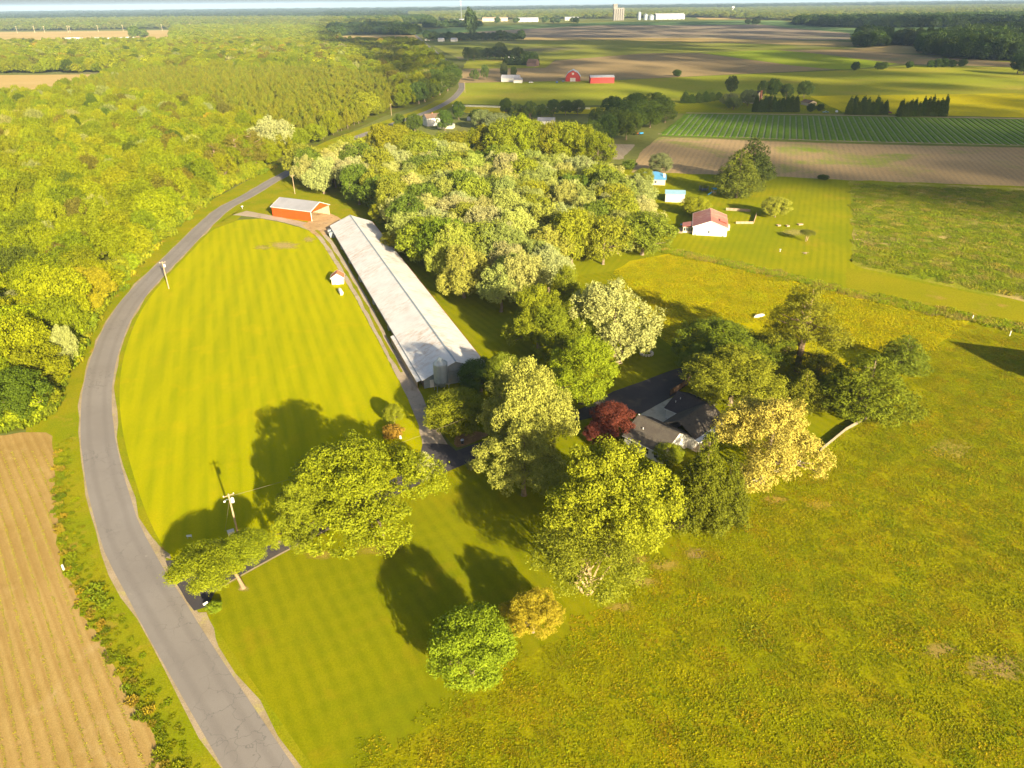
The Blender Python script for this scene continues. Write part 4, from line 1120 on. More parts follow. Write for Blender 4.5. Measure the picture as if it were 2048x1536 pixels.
# ------------------------------------------------------------------ neighbours' white house with the red roof
hx, hy = G(1385, 470)
t = thing('bungalow', 'white bungalow with faded red metal roof on the neighbouring lawn', 'house', (hx, hy, 0), math.radians(-13.5))
gable_parts(t, 13.4, 20.5, 3.6, 6.1, M_WHITE, M_RED_ROOF, over=0.4, trim=M_WHITE)
window(t, (6.3, -0.03, 1.7), 0.8, 1.1)
for yy in (4, 9, 15): window(t, (13.42, yy, 1.7), 1.1, 1.2, 'y')
for xx in (1.0, 12.0): MB().box((xx, -0.02, 0.3), (0.7, 0.05, 0.35)).build('foundation_vent', M_DARK, t)
MB().box((-2.0, 5.5, 1.2), (4.0, 6.0, 2.4)).build('porch_wall', M_CREAM, t)
for i in range(4): MB().box((-3.4 + i * 0.9, 2.47, 1.5), (0.7, 0.06, 1.2)).build('porch_window', M_GLASS, t)
MB().slab([(0.15, 2.1, 3.45), (0.15, 8.9, 3.45), (-4.4, 8.9, 2.5), (-4.4, 2.1, 2.5)], (0, 0, 0.1)).build('porch_roof', M_RED_ROOF, t)
MB().box((-5.0, 5.0, 0.2), (1.9, 7.0, 0.4)).build('deck', M_WOOD, t)
MB().box((14.2, 10.5, 1.1), (1.5, 2.4, 2.2)).build('side_annex', M_CREAM, t)
MB().slab([(10.4, 5.0, 5.15), (10.4, 9.0, 5.15), (13.8, 9.0, 4.15), (13.8, 5.0, 4.15)][::-1], (0, 0, 0.12)).build('porch_gable', M_RED_ROOF, t)
ax, ay = G(1381, 447)
t = thing('patio_table', 'blue and white garden table set on the deck left of the white bungalow', 'table', (G(1364, 452)[0], G(1364, 452)[1], 0))
MB().box((0, 0, 0.75), (1.6, 1.0, 0.07)).build('tabletop', M_BLUEP, t)
for sx in (-0.7, 0.7):
    for sy in (-0.4, 0.4): MB().box((sx, sy, 0.36), (0.06, 0.06, 0.72)).build('leg', M_WHITE, t)
board_fence('picket_fence', 'tan picket fence enclosing the garden behind the white bungalow', GP([(1452, 421), (1500, 424)]), 1.3, M_WOOD, solid=True, gap=1.8)
board_fence('picket_fence', 'tan side fence right of the white bungalow below the round maple', GP([(1472, 448), (1507, 448), (1513, 430)]), 1.1, M_WOOD, solid=True, gap=1.8)
for i, (x, y, s, lb) in enumerate(((1557, 452, 1.5, 'small timber planter box left of the garden bench on the neighbours lawn'), (1575, 453, 1.3, 'small timber planter box in the middle of the vegetable garden'), (1600, 450, 2.2, 'wide timber planter box at the right of the vegetable garden'))):
    p = G(x, y)
    t = thing('planter_box', lb, 'planter', (p[0], p[1], 0), 0.3, 'garden planters by the white bungalow')
    for a in (0, 1):
        for sg in (-1, 1):
            MB().box(((sg * s / 2, 0, 0.3) if a else (0, sg * 0.6, 0.3)), ((0.08, 1.2, 0.6) if a else (s, 0.08, 0.6))).build('side_board', M_WOOD, t)
    MB().box((0, 0, 0.27), (s - 0.1, 1.1, 0.5)).build('soil', M_BED, t)
p = G(1610, 508); t = thing('brush_pile', 'low brown heap of cut branches on the neighbours lawn', 'brush pile', (p[0], p[1], 0))
mb = MB()
for i in range(30):
    a, b = random.uniform(0, 6.28), random.uniform(0, 0.8)
    q = (math.cos(a) * b, math.sin(a) * b, random.uniform(0.1, 0.5)); e = random.uniform(0, 6.28)
    mb.tube([q, (q[0] + math.cos(e) * 0.9, q[1] + math.sin(e) * 0.9, q[2] + random.uniform(-0.1, 0.3))], [0.05, 0.02], 5)
mb.build('branches', M_WOOD, t)
p = G(1560, 503); t = thing('bird_bath', 'small pale bird bath on the neighbours lawn', 'bird bath', (p[0], p[1], 0))
MB().lathe((0, 0, 0), [(0.3, 0), (0.12, 0.15), (0.1, 0.7), (0.4, 0.85), (0.42, 0.92)], 14).build('basin', M_CONCRETE, t)

# blue-roofed house and shed, trampoline, playset
a = G(1267, 345, 3); b = G(1331, 349, 3)
p = G(1282, 372)
t = thing('blue_roof_house', 'house with bright blue metal roof behind the pale grove', 'house', (p[0] - 3, p[1] + 4, 0), math.radians(-12))
mb = MB(); mb.box((8, 6, 1.5), (16, 12, 3.0)); mb.build('wall', M_CREAM, t)
apx = [(5, 6, 5.6), (11.5, 6, 5.6)]
cs = [(-0.5, -0.5, 2.9), (16.5, -0.5, 2.9), (16.5, 12.5, 2.9), (-0.5, 12.5, 2.9)]
for pts in ([cs[0], cs[1], apx[1], apx[0]], [cs[1], cs[2], apx[1]], [cs[2], cs[3], apx[0], apx[1]], [cs[3], cs[0], apx[0]]): MB().slab(pts, (0, 0, 0.14)).build('roof_slope', M_BLUE_ROOF, t)
MB().box((15.2, 2.2, 3.6), (1.0, 0.9, 4.4)).build('chimney', M_CREAM, t)
window(t, (4, -0.03, 1.6), 1.2, 1.2); window(t, (11, -0.03, 1.6), 1.2, 1.2)
p = G(1330, 404)
M_PBLUE = roof_metal('pale_blue_roof', (0.20, 0.33, 0.40), (0.24, 0.34, 0.38), 0.3)
t = thing('blue_roof_shed', 'cream shed with pale blue roof beside the blue-roofed house', 'shed', (p[0], p[1], 0), math.radians(-10))
mb = MB(); mb.box((4.5, 3.5, 1.9), (9, 7, 3.8)); mb.build('wall', M_CREAM, t)
MB().slab([(-0.3, -0.3, 3.85), (9.3, -0.3, 3.85), (9.3, 3.5, 5.0), (-0.3, 3.5, 5.0)], (0, 0, 0.12)).build('roof_slope', M_PBLUE, t)
MB().slab([(9.3, 7.3, 3.85), (-0.3, 7.3, 3.85), (-0.3, 3.5, 5.0), (9.3, 3.5, 5.0)], (0, 0, 0.12)).build('roof_slope', M_PBLUE, t)
MB().box((4.5, -0.04, 1.5), (3.0, 0.07, 3.0)).build('door', M_WHITE, t)
p = G(1407, 382)
t = thing('trampoline', 'round black netted trampoline on the lawn near the big pines', 'trampoline', (p[0], p[1], 0))
MB().lathe((0, 0, 0.8), [(2.2, 0), (2.2, 0.08)], 24).build('mat', M_BLACK, t)
MB().lathe((0, 0, 0.82), [(2.25, 0), (2.4, 0.05), (2.4, 0.12), (2.22, 0.14)], 24).build('pad', M_BLACK, t)
net = MB()
for i in range(24):
    a, b = 6.283 * i / 24, 6.283 * (i + 1) / 24
    for k in range(7): net.tube([(2.2 * math.cos(a), 2.2 * math.sin(a), 1.0 + k * 0.24), (2.2 * math.cos(b), 2.2 * math.sin(b), 1.0 + k * 0.24)], 0.035, 4, False)
    net.tube([(2.2 * math.cos(a), 2.2 * math.sin(a), 0.95), (2.2 * math.cos(a), 2.2 * math.sin(a), 2.5)], 0.03, 4, False)
net.build('net', M_BLACK, t)
for i in range(6):
    a = 6.283 * i / 6
    MB().tube([(2.35 * math.cos(a), 2.35 * math.sin(a), 0), (2.35 * math.cos(a), 2.35 * math.sin(a), 2.6)], 0.05, 6).build('pole', M_GALV_D, t)
p = G(1427, 389)
t = thing('playset', 'timber climbing frame with blue canopy and slide beside the trampoline', 'playset', (p[0], p[1], 0), 0.3)
for sx in (-0.8, 0.8):
    for sy in (-0.8, 0.8): MB().box((sx, sy, 1.4), (0.13, 0.13, 2.8)).build('post', M_WOOD, t)
MB().box((0, 0, 1.3), (1.8, 1.8, 0.1)).build('platform', M_WOOD, t)
MB().slab([(-1.1, -1.1, 2.75), (1.1, -1.1, 2.75), (1.1, 0, 3.4), (-1.1, 0, 3.4)], (0, 0, 0.05)).build('canopy', M_BLUEP, t)
MB().slab([(1.1, 1.1, 2.75), (-1.1, 1.1, 2.75), (-1.1, 0, 3.4), (1.1, 0, 3.4)], (0, 0, 0.05)).build('canopy', M_BLUEP, t)
MB().slab([(-0.9, -0.35, 1.35), (-0.9, 0.35, 1.35), (-3.2, 0.35, 0.15), (-3.2, -0.35, 0.15)], (0, 0, 0.08)).build('slide', M_BLUEP, t)
MB().tube([(0.9, 0, 2.5), (3.6, 0, 2.5)], 0.07, 6).build('swing_beam', M_WOOD, t)
for sy in (-0.9, 0.9): MB().tube([(3.6, 0, 2.5), (3.9, sy, 0)], 0.06, 6).build('swing_leg', M_WOOD, t)

# ------------------------------------------------------------------ poles, cables, mailboxes, small things
def utility_pole(px, py, h, label, az_=0.3, transformer=True, lamp=False, arm=True):
    p = G(px, py)
    t = thing('utility_pole', label, 'utility pole', (p[0], p[1], 0), az_, 'utility poles')
    MB().tube([(0, 0, -0.2), (0, 0, h * 0.5), (0, 0, h)], [0.19, 0.165, 0.13], 9).build('pole', M_POLE, t)
    if arm:
        MB().box((0, 0.16, h - 0.45), (1.9, 0.1, 0.12)).build('crossarm', M_POLE, t)
        for x in (-0.85, 0.85): MB().lathe((x, 0.16, h - 0.39), [(0.05, 0), (0.08, 0.1), (0.04, 0.2)], 8).build('insulator', M_WHITE, t)
    if transformer:
        MB().lathe((0.42, 0, h - 2.0), [(0.26, 0), (0.28, 0.05), (0.28, 0.85), (0.2, 0.95)], 14).build('transformer', plain('transformer_grey', (0.62, 0.60, 0.56)), t)
    if lamp:
        MB().tube([(0, 0, h - 1.2), (-0.5, -0.2, h - 0.9), (-0.9, -0.3, h - 0.95)], 0.04, 6).build('lamp_arm', M_GALV, t)
        MB().lathe((-0.95, -0.32, h - 1.12), [(0.2, 0), (0.12, 0.18)], 10).build('lamp_head', M_WHITE, t)
    return Vector((p[0], p[1], h))
pa = utility_pole(478, 1075, 9.8, 'timber utility pole with grey transformer beside the drive entrance', 0.6, True, True)
pb = utility_pole(338, 578, 9.8, 'pale utility pole standing on the oval lawn beside the road bend', 0.5, True, False)
pc = utility_pole(590, 388, 9.5, 'thin utility pole behind the red machine shed', 0.4, False, False)
pd = utility_pole(930, 186, 10.5, 'distant utility pole beside the far road curve', 0.2, False)
pe = utility_pole(783, 231, 9.5, 'utility pole by the two-storey white house near the pine wood', 0.2, False)
def cable(a, b, sag, label, r=0.025):
    a, b = Vector(a), Vector(b)
    t = thing('overhead_cable', label, 'cable', (a.x, a.y, 0))
    pts = [a.lerp(b, i / 14) - Vector((0, 0, sag * 4 * (i / 14) * (1 - i / 14))) - Vector((a.x, a.y, 0)) for i in range(15)]
    MB().tube(pts, r, 4).build('wire', M_WIRE, t)
    return t
gp = G(985, 872); cable(pa - Vector((0, 0, 0.6)), (gp[0] + 2, gp[1] + 2, 7.2), 1.2, 'thin overhead cable from the drive entrance pole towards the house trees')
gp = G(450, 1063); cable(pa - Vector((0, 0, 1.2)), (gp[0], gp[1], 0.1), 0.0, 'guy wire of the drive entrance pole running down to the lawn')
p = G(472, 1070); t = thing('utility_box', 'pale green utility box at the foot of the drive entrance pole', 'utility box', (p[0] - 0.8, p[1], 0), 0.5)
MB().box((0, 0, 0.45), (1.1, 0.9, 0.9)).build('cabinet', plain('pale_cabinet', (0.44, 0.42, 0.28)), t); MB().box((0, 0, 0.93), (1.18, 0.98, 0.07)).build('lid', M_CONCRETE, t)
p = G(414, 1218)
t = thing('mailbox', 'white and green mailbox on a post by the drive entrance', 'mailbox', (p[0], p[1], 0), 0.9)
MB().box((0, 0, 0.55), (0.12, 0.12, 1.1)).build('post', M_WHITE, t)
MB().tube([(-0.35, 0, 1.22), (0.35, 0, 1.22)], 0.2, 10).build('box', M_WHITE, t); MB().box((0.1, 0, 0.8), (0.45, 0.3, 0.25)).build('newspaper_tube', M_GREENP, t)
p = G(485, 418)
t = thing('mailbox', 'white mailbox beside the road at the top of the gravel lane', 'mailbox', (p[0], p[1], 0), 0.9)
MB().box((0, 0, 0.55), (0.12, 0.12, 1.1)).build('post', M_WHITE, t); MB().tube([(-0.45, 0, 1.25), (0.45, 0, 1.25)], 0.24, 10).build('box', M_WHITE, t)
p = G(380, 1078)
t = thing('sign_board', 'small blue-grey sign board standing in the tree shadow on the oval lawn', 'sign', (p[0], p[1], 0), 0.2)
MB().box((0, 0, 0.75), (0.9, 0.05, 0.45)).build('board', plain('sign_blue', (0.25, 0.30, 0.36)), t)
for x in (-0.35, 0.35): MB().box((x, 0.05, 0.4), (0.06, 0.05, 0.8)).build('post', M_GALV, t)
p = G(925, 888)
t = thing('trash_bin', 'black lidded bin standing in the mulch bed by the drive', 'bin', (p[0], p[1], 0.1), 0.4)
MB().lathe((0, 0, 0), [(0.28, 0), (0.36, 0.95)], 12).build('body', M_BLACK, t); MB().lathe((0, 0, 0.95), [(0.4, 0), (0.36, 0.1), (0.1, 0.16)], 12).build('lid', plain('bin_lid', (0.35, 0.4, 0.5)), t)
p = G(801, 877)
t = thing('garden_statue', 'small white statue by the copper bush next to the lane', 'statue', (p[0], p[1], 0))
MB().lathe((0, 0, 0), [(0.3, 0), (0.3, 0.2), (0.14, 0.3), (0.24, 0.6), (0.2, 0.9), (0.1, 1.0), (0.15, 1.15), (0.08, 1.3)], 12).build('figure', M_WHITE, t)
for x, y, lb in ((2019, 672, 'white marker post standing in the field near the building shadow'), (1944, 640, 'thin white marker post at the corner of the meadow')):
    p = G(x, y); t = thing('marker_post', lb, 'post', (p[0], p[1], 0))
    MB().box((0, 0, 0.75), (0.16, 0.16, 1.5)).build('post', M_WHITE, t); MB().lathe((0, 0, 1.5), [(0.12, 0), (0.02, 0.12)], 4).build('cap', M_WHITE, t)
p = G(128, 1140); t = thing('ditch_marker', 'short white marker standing in the ditch weeds beside the seedling field', 'post', (p[0], p[1], 0))
MB().box((0, 0, 0.55), (0.22, 0.22, 1.1)).build('post', M_WHITE, t); MB().box((0, 0, 1.12), (0.26, 0.26, 0.05)).build('cap', M_WHITE, t)
# firepit ring, table under the trees north of the drive
p = G(1293, 708); t = thing('fire_pit', 'ring of pale stones under the trees beyond the drive', 'fire pit', (p[0], p[1], 0))
for i in range(14):
    a = 6.283 * i / 14
    MB().box((1.6 * math.cos(a), 1.6 * math.sin(a), 0.25), (0.6, 0.5, 0.5), a).build('stone', M_CONCRETE, t)
p = G(1236, 728); t = thing('picnic_table', 'grey picnic table on the shaded lawn beyond the drive', 'table', (p[0], p[1], 0), 0.5)
MB().box((0, 0, 0.75), (1.9, 0.8, 0.06)).build('tabletop', M_WOODP, t)
for s_ in (-0.7, 0.7): MB().box((0, s_, 0.45), (1.9, 0.28, 0.06)).build('bench', M_WOODP, t); MB().box((s_, 0, 0.36), (0.08, 1.5, 0.72)).build('trestle', M_WOOD, t)
p = G(1518, 634); t = thing('rowing_boat', 'small upturned grey boat lying in the meadow weeds', 'boat', (p[0], p[1], 0), 0.4)
MB().tube([(-2.0, 0, 0.3), (-1.5, 0, 0.35), (0, 0, 0.4), (1.4, 0, 0.35), (2.1, 0, 0.32)], [0.1, 0.4, 0.6, 0.45, 0.08], 10).build('hull', M_CONCRETE, t); MB().box((0, 0, 1.0), (3.4, 0.08, 0.08)).build('keel', M_WOOD, t)
# the building out of frame on the right whose shadow falls across the field
p = G(2048, 752); q = G(1900, 683)
t = thing('field_barn', 'barn standing in the field right of the picture casting a long shadow', 'barn', (140.8, 158.4, 0), math.radians(-111))
gable_parts(t, 12, 26, 6.5, 11.0, M_WHITE, M_GREY_ROOF, over=0.4, trim=M_WHITE)

# ------------------------------------------------------------------ middle-distance buildings
def simple_house(name, label, px, py, w, l, he, hr, rz, wall, roof, wins=(), cat='house', trim=None, over=0.4):
    p = G(px, py)
    t = thing(name, label, cat, (p[0], p[1], 0), math.radians(rz))
    gable_parts(t, w, l, he, hr, wall, roof, over=over, trim=trim)
    for (c, ww, hh, ax_) in wins: window(t, c, ww, hh, ax_, frame=M_WHITE)
    return t
t = simple_house('two_storey_house', 'tall white two-storey house with brown roof by the pine wood', 846, 250, 9.0, 12.0, 6.0, 8.6, -62, M_WHITE, M_BROWNR, [((-0.03, y, z), 1.0, 1.4, 'y') for y in (2, 6, 10) for z in (1.6, 4.4)] + [((4.5, -0.03, 4.4), 1.0, 1.4, 'x')])
MB().box((4.5, 6.5, 8.2), (0.9, 0.9, 2.2)).build('chimney', M_BRICK, t)
simple_house('garden_shed', 'small white shed right of the two-storey white house', 934, 241, 4.5, 5, 2.6, 3.8, -20, M_WHITE, M_BROWNR, cat='shed')
simple_house('long_shed', 'low grey roofed shed behind the row of yellow-green trees', 905, 258, 7, 12, 2.6, 3.6, 78, M_CREAM, M_GREY_ROOF, cat='shed')
simple_house('cottage', 'white cottage with grey roof beside the dark tree clump', 1108, 250, 7, 13, 3.0, 5.0, 80, M_WHITE, M_GREY_ROOF, [((7.03, 4, 1.6), 1, 1.1, 'y'), ((7.03, 9, 1.6), 1, 1.1, 'y')])
# white paddock fence along the far pasture
wf = GP([(905, 213), (1000, 216), (1090, 217), (1180, 219)])
board_fence('paddock_fence', 'long white paddock fence along the far pasture', wf, 1.6, M_WHITE, rails=3, gap=6.0, rail_h=0.24)
# farmstead with the gambrel barn
p = G(1131, 163)
t = thing('gambrel_barn', 'red gambrel barn with white metal roof at the far farmstead', 'barn', (p[0], p[1], 0), math.radians(-6))
w, l = 17.5, 20
prof = [(0, 0), (w, 0), (w, 5.0), (w * 0.83, 9.3), (w / 2, 12.2), (w * 0.17, 9.3), (0, 5.0)]
MB().slab([(x, 0, z) for x, z in prof], (0, 0.2, 0)).build('gable_wall', M_RED2, t); MB().slab([(x, l - 0.2, z) for x, z in prof], (0, 0.2, 0)).build('gable_wall', M_RED2, t)
for xx in (0.1, w - 0.1): MB().box((xx, l / 2, 2.5), (0.2, l - 0.4, 5)).build('side_wall', M_RED2, t)
rp = [(-0.6, 4.7), (w * 0.165, 9.4), (w / 2, 12.35), (w * 0.835, 9.4), (w + 0.6, 4.7)]
M_WROOF = roof_metal('white_roof_metal', (0.46, 0.44, 0.44), (0.4, 0.38, 0.36), 0.3)
for a, b in zip(rp[:-1], rp[1:]): MB().slab([(a[0], -0.5, a[1]), (b[0], -0.5, b[1]), (b[0], l + 0.5, b[1]), (a[0], l + 0.5, a[1])], (0, 0, 0.2)).build('roof_slope', M_WROOF, t)
dr = MB().box((w / 2, -0.08, 2.0), (6.4, 0.16, 4.0)).build('door', M_WHITE, t); MB().box((w / 2, -0.2, 2.0), (0.2, 0.1, 4.0)).build('door_post', M_RED2, dr)
MB().box((w / 2, -0.06, 8.6), (2.4, 0.12, 2.2)).build('loft_door', M_WHITE, t)
p = G(1181, 167)
t = thing('red_pole_barn', 'long low red barn with white roof right of the gambrel barn', 'barn', (p[0], p[1], 0), math.radians(3))
mb = MB(); mb.box((14, 6, 3.2), (28, 12, 6.4)); mb.build('wall', M_RED2, t)
MB().slab([(-0.5, -0.5, 6.4), (28.5, -0.5, 6.4), (28.5, 6, 8.4), (-0.5, 6, 8.4)], (0, 0, 0.2)).build('roof_slope', M_WROOF, t); MB().slab([(28.5, 12.5, 6.4), (-0.5, 12.5, 6.4), (-0.5, 6, 8.4), (28.5, 6, 8.4)], (0, 0, 0.2)).build('roof_slope', M_WROOF, t)
for x in (5, 14, 23): MB().box((x, -0.08, 2.4), (5, 0.15, 4.8)).build('door', plain('dull_red_door', (0.34, 0.04, 0.03)), t)
t = simple_house('white_farmhouse', 'white farmhouse with pale roof left of the gambrel barn', 1038, 164, 12, 22, 4.2, 7.4, 80, M_WHITE, M_WROOF, [((12.03, y, 2), 1.6, 1.6, 'y') for y in (3, 8, 13, 18)])
simple_house('farm_garage', 'grey roofed white garage joined to the far farmhouse', 1044, 166, 8, 10, 3.4, 5.6, 84, M_WHITE, M_GREY_ROOF, cat='garage')
simple_house('brown_barn', 'brown timber barn beside the dark trees in the ploughed fields', 1071, 133, 18, 14, 5, 9.5, 70, plain('brown_boards', (0.20, 0.12, 0.10)), M_BROWNR, cat='barn')
simple_house('old_white_house', 'small white house hidden among the field trees', 1024, 127, 8, 12, 6, 9.5, 60, M_WHITE, M_WROOF)
t = simple_house('gabled_house', 'tan gabled house with brick chimney behind the dark hedge', 1509, 208, 11, 15, 6.2, 10.5, 38, M_TANW, M_SHINGLE_D, [((5.5, -0.03, 2.0), 1.4, 1.6, 'x'), ((5.5, -0.03, 5.4), 1.2, 1.4, 'x')])
MB().box((7.6, -0.5, 5.6), (1.6, 1.0, 11.2)).build('chimney', M_BRICK, t)
simple_house('log_shed', 'low brown roofed shed right of the tan gabled house', 1618, 212, 8, 11, 2.6, 4.4, 20, M_WOODP, M_BROWNR, cat='shed')

def vehicle(name, label, px, py, rz, mat, pickup=True):
    p = G(px, py)
    t = thing(name, label, 'pickup truck' if pickup else 'car', (p[0], p[1], 0), math.radians(rz))
    MB().slab([(-2.6, -0.95, 0.5), (2.6, -0.95, 0.5), (2.6, -0.95, 1.0), (1.3, -0.95, 1.1), (-2.6, -0.95, 1.1)], (0, 1.9, 0)).build('body', mat, t)
    xs = (-0.6, 1.3) if pickup else (-2.0, 1.3)
    MB().slab([(xs[0], -0.85, 1.1), (xs[1], -0.85, 1.1), (xs[1] - 0.6, -0.85, 1.75), (xs[0] + 0.25, -0.85, 1.75)], (0, 1.7, 0)).build('cab', mat, t)
    MB().slab([(xs[0] + 0.12, -0.88, 1.18), (xs[1] - 0.15, -0.88, 1.18), (xs[1] - 0.6, -0.88, 1.65), (xs[0] + 0.3, -0.88, 1.65)], (0, 1.76, 0)).build('window', M_GLASS, t)
    for x in (-1.65, 1.65):
        for y in (-0.9, 0.9): MB().tube([(x, y - 0.12, 0.38), (x, y + 0.12, 0.38)], 0.38, 12).build('wheel', M_BLACK, t)
    for y in (-0.65, 0.65): MB().box((2.61, y, 0.85), (0.04, 0.35, 0.18)).build('headlight', M_WHITE, t)
    return t
vehicle('pickup_truck', 'dark green pickup truck parked left of the white pickup by the row crop', 1651, 226, 5, M_TRUCKG)
vehicle('pickup_truck', 'white pickup truck parked between the hedges by the row crop', 1673, 225, 70, M_WHITE)
vehicle('parked_car', 'red car parked between the two tall hedges', 1777, 227, 10, M_TRUCKR, False)
vehicle('parked_car', 'white car parked in front of the far white farmhouse', 1062, 166, 8, M_WHITE, False)
vehicle('parked_car', 'blue car parked in the yard left of the gambrel barn', 1114, 166, 80, M_CARB, False)
vehicle('parked_car', 'silver car parked close against the gambrel barn', 1127, 164, 60, M_GALV, False)
p = G(1272, 270)
t = thing('tractor', 'red tractor parked by the garden plot and dark trees', 'tractor', (p[0], p[1], 0), 0.5)
MB().box((0.9, 0, 1.2), (2.0, 0.8, 0.9)).build('bonnet', M_ORANGE, t); MB().box((-0.6, 0, 1.9), (1.3, 1.3, 1.6)).build('cab', M_GLASS, t); MB().box((-0.6, 0, 2.75), (1.5, 1.5, 0.14)).build('roof', M_ORANGE, t)
for y in (-0.95, 0.95):
    MB().tube([(-0.9, y - 0.2, 0.85), (-0.9, y + 0.2, 0.85)], 0.85, 14).build('wheel', M_BLACK, t); MB().tube([(1.4, y * 0.8 - 0.12, 0.5), (1.4, y * 0.8 + 0.12, 0.5)], 0.5, 12).build('wheel', M_BLACK, t)
p = G(1291, 270)
t = thing('farm_trailer', 'blue and white farm trailer right of the red tractor', 'trailer', (p[0] - 3, p[1] + 2, 0), 0.4)
MB().box((0, 0, 1.1), (3.2, 1.6, 0.7)).build('box', M_BLUEP, t)
for x in (-0.8, 0.8):
    for y in (-0.85, 0.85): MB().tube([(x, y - 0.1, 0.4), (x, y + 0.1, 0.4)], 0.4, 10).build('wheel', M_BLACK, t)

# ------------------------------------------------------------------ on the horizon
p = G(1226, 41)
t = thing('grain_elevator', 'tall concrete grain elevator rising above the far treeline', 'grain elevator', (p[0], p[1], 0), 0.1)
for j in range(2):
    for i in range(5):
        MB().lathe((i * 11 + 6, j * 10, 0), [(5.6, 0), (5.6, 52)], 16).build('silo', M_SILO, t)
MB().box((9, 5, 62), (20, 17, 24)).build('head_house', M_SILO, t); MB().box((32, 5, 54), (46, 10, 5)).build('gallery', M_SILO, t)
for i in range(3): MB().box((4 + i * 5, -3.55, 66), (2.2, 0.1, 3)).build('window', M_GLASS, t)
for i, (x, y, r, h, lb) in enumerate(((1278, 40, 9, 34, 'slim steel silo right of the grain elevator'), (1291, 40, 12, 24, 'squat steel grain bin beside the slim far silo'), (1302, 40, 14, 20, 'wide steel grain bin left of the long white warehouse'))):
    p = G(x, y); t = thing('grain_bin', lb, 'grain bin', (p[0], p[1], 0), 0, 'far grain bins')
    MB().lathe((0, 0, 0), [(r, 0), (r, h)], 20).build('body', M_GALV, t); MB().lathe((0, 0, h), [(r + 0.4, 0), (0.8, r * 0.5)], 20).build('roof', M_GALV, t)
def warehouse(px, py, w, l, h, label, mat, rz=0.0, roof=None):
    p = G(px, py); t = thing('warehouse', label, 'warehouse', (p[0], p[1], 0), rz)
    MB().box((w / 2, l / 2, h / 2), (w, l, h)).build('wall', mat, t)
    MB().slab([(-0.6, -0.6, h), (w + 0.6, -0.6, h), (w + 0.6, l / 2, h * 1.35), (-0.6, l / 2, h * 1.35)], (0, 0, 0.3)).build('roof_slope', roof or M_WROOF, t)
    MB().slab([(w + 0.6, l + 0.6, h), (-0.6, l + 0.6, h), (-0.6, l / 2, h * 1.35), (w + 0.6, l / 2, h * 1.35)], (0, 0, 0.3)).build('roof_slope', roof or M_WROOF, t)
    for i in range(max(2, int(w / 25))): MB().box((12 + i * 25, -0.1, h * 0.35), (8, 0.2, h * 0.7)).build('door', M_GALV_D, t)
    return t
M_BW = plain('bright_white', (0.46, 0.45, 0.43), rough=0.5, var=0.03)
warehouse(1312, 39, 150, 60, 20, 'large bright white warehouse at the far grain works', M_BW, 0.05)
warehouse(1030, 44, 115, 50, 14, 'white warehouse below the horizon right of the radio tower', M_BW, 0.03)
warehouse(965, 43, 130, 50, 14, 'tan roofed warehouse left of the white far warehouse', M_TANW, 0.02, plain('tan_roof', (0.38, 0.27, 0.18)))
warehouse(905, 44, 60, 40, 10, 'pale low warehouse just left of the radio tower', M_CREAM)
warehouse(770, 46, 200, 40, 9, 'long pale warehouse at the far end of the tan field', M_CREAM, 0.02)
warehouse(1130, 41, 70, 40, 12, 'cream far warehouse between the radio tower and the grain elevator', M_CREAM)
for i, (x, y, l, lb) in enumerate(((125, 79, 105, 'long white poultry shed at the left of the far tan field'), (180, 79, 80, 'second white poultry shed in the far tan field'), (213, 79, 90, 'third white poultry shed in the far tan field'), (240, 78, 80, 'rightmost white poultry shed in the far tan field by the lone trees'))):
    p = G(x, y); t = thing('poultry_shed', lb, 'poultry house', (p[0], p[1], 0), math.radians(10), 'far white poultry sheds')
    gable_parts(t, l * 0.5, 16, 4, 5, M_BW, M_WROOF)
p = G(923, 42)
t = thing('radio_tower', 'thin lattice radio tower standing on the horizon', 'radio tower', (p[0], p[1], 0))
hT = 105
for a in range(3):
    x, y = 2.2 * math.cos(a * 2.094), 2.2 * math.sin(a * 2.094)
    MB().tube([(x, y, 0), (x * 0.3, y * 0.3, hT)], [0.55, 0.4], 5).build('leg', M_GALV_D, t)
br = MB()
for k in range(26):
    z = k * 4; f = 1 - 0.7 * z / hT; f2 = 1 - 0.7 * (z + 4) / hT
    for a in range(3):
        b = (a + 1) % 3
        br.tube([(2.2 * f * math.cos(a * 2.094), 2.2 * f * math.sin(a * 2.094), z), (2.2 * f2 * math.cos(b * 2.094), 2.2 * f2 * math.sin(b * 2.094), z + 4)], 0.2, 4, False)
br.build('bracing', M_GALV_D, t)
for k, z in enumerate((78, 92)): MB().box((0, 0, z), (5.5, 5.5, 3.5)).build('antenna', M_WHITE, t)
p = G(1464, 30)
t = thing('water_tower', 'pale round water tower on the right part of the horizon', 'water tower', (p[0], p[1], 0))
MB().lathe((0, 0, 0), [(3.5, 0), (2.2, 6), (2.2, 34)], 14).build('stem', M_BW, t); MB().lathe((0, 0, 34), [(2.2, 0), (8, 4), (10.5, 9), (8, 14), (2, 17)], 20).build('tank', M_BW, t, smooth=True)
for i, (x, y, w_, c) in enumerate(((1770, 15, 120, 'first'), (1800, 15, 100, 'second'), (1665, 20, 90, 'third'))):
    warehouse(x, y, w_, 60, 18, ('white works building among the far sunlit trees on the right', 'tall white works building right of another in the far trees', 'low white building in the far sunlit trees above the right wood')[i], M_BW)
for i, (x, y) in enumerate(((35, 66), (70, 66), (90, 66), (137, 65), (141, 65), (197, 64), (247, 63), (266, 63), (325, 62), (382, 60), (437, 58))):
    p = G(x, y)
    t = thing('transmission_pole', 'tall power line pole against the far wood behind the tan field', 'power pole', (p[0], p[1], 0), 0.2, 'power poles behind the far tan field')
    MB().tube([(0, 0, 0), (0, 0, 24)], [0.5, 0.35], 6).build('pole', M_WOODP, t); MB().box((0, 0, 21.5), (5, 0.4, 0.4)).build('crossarm', M_WOODP, t)
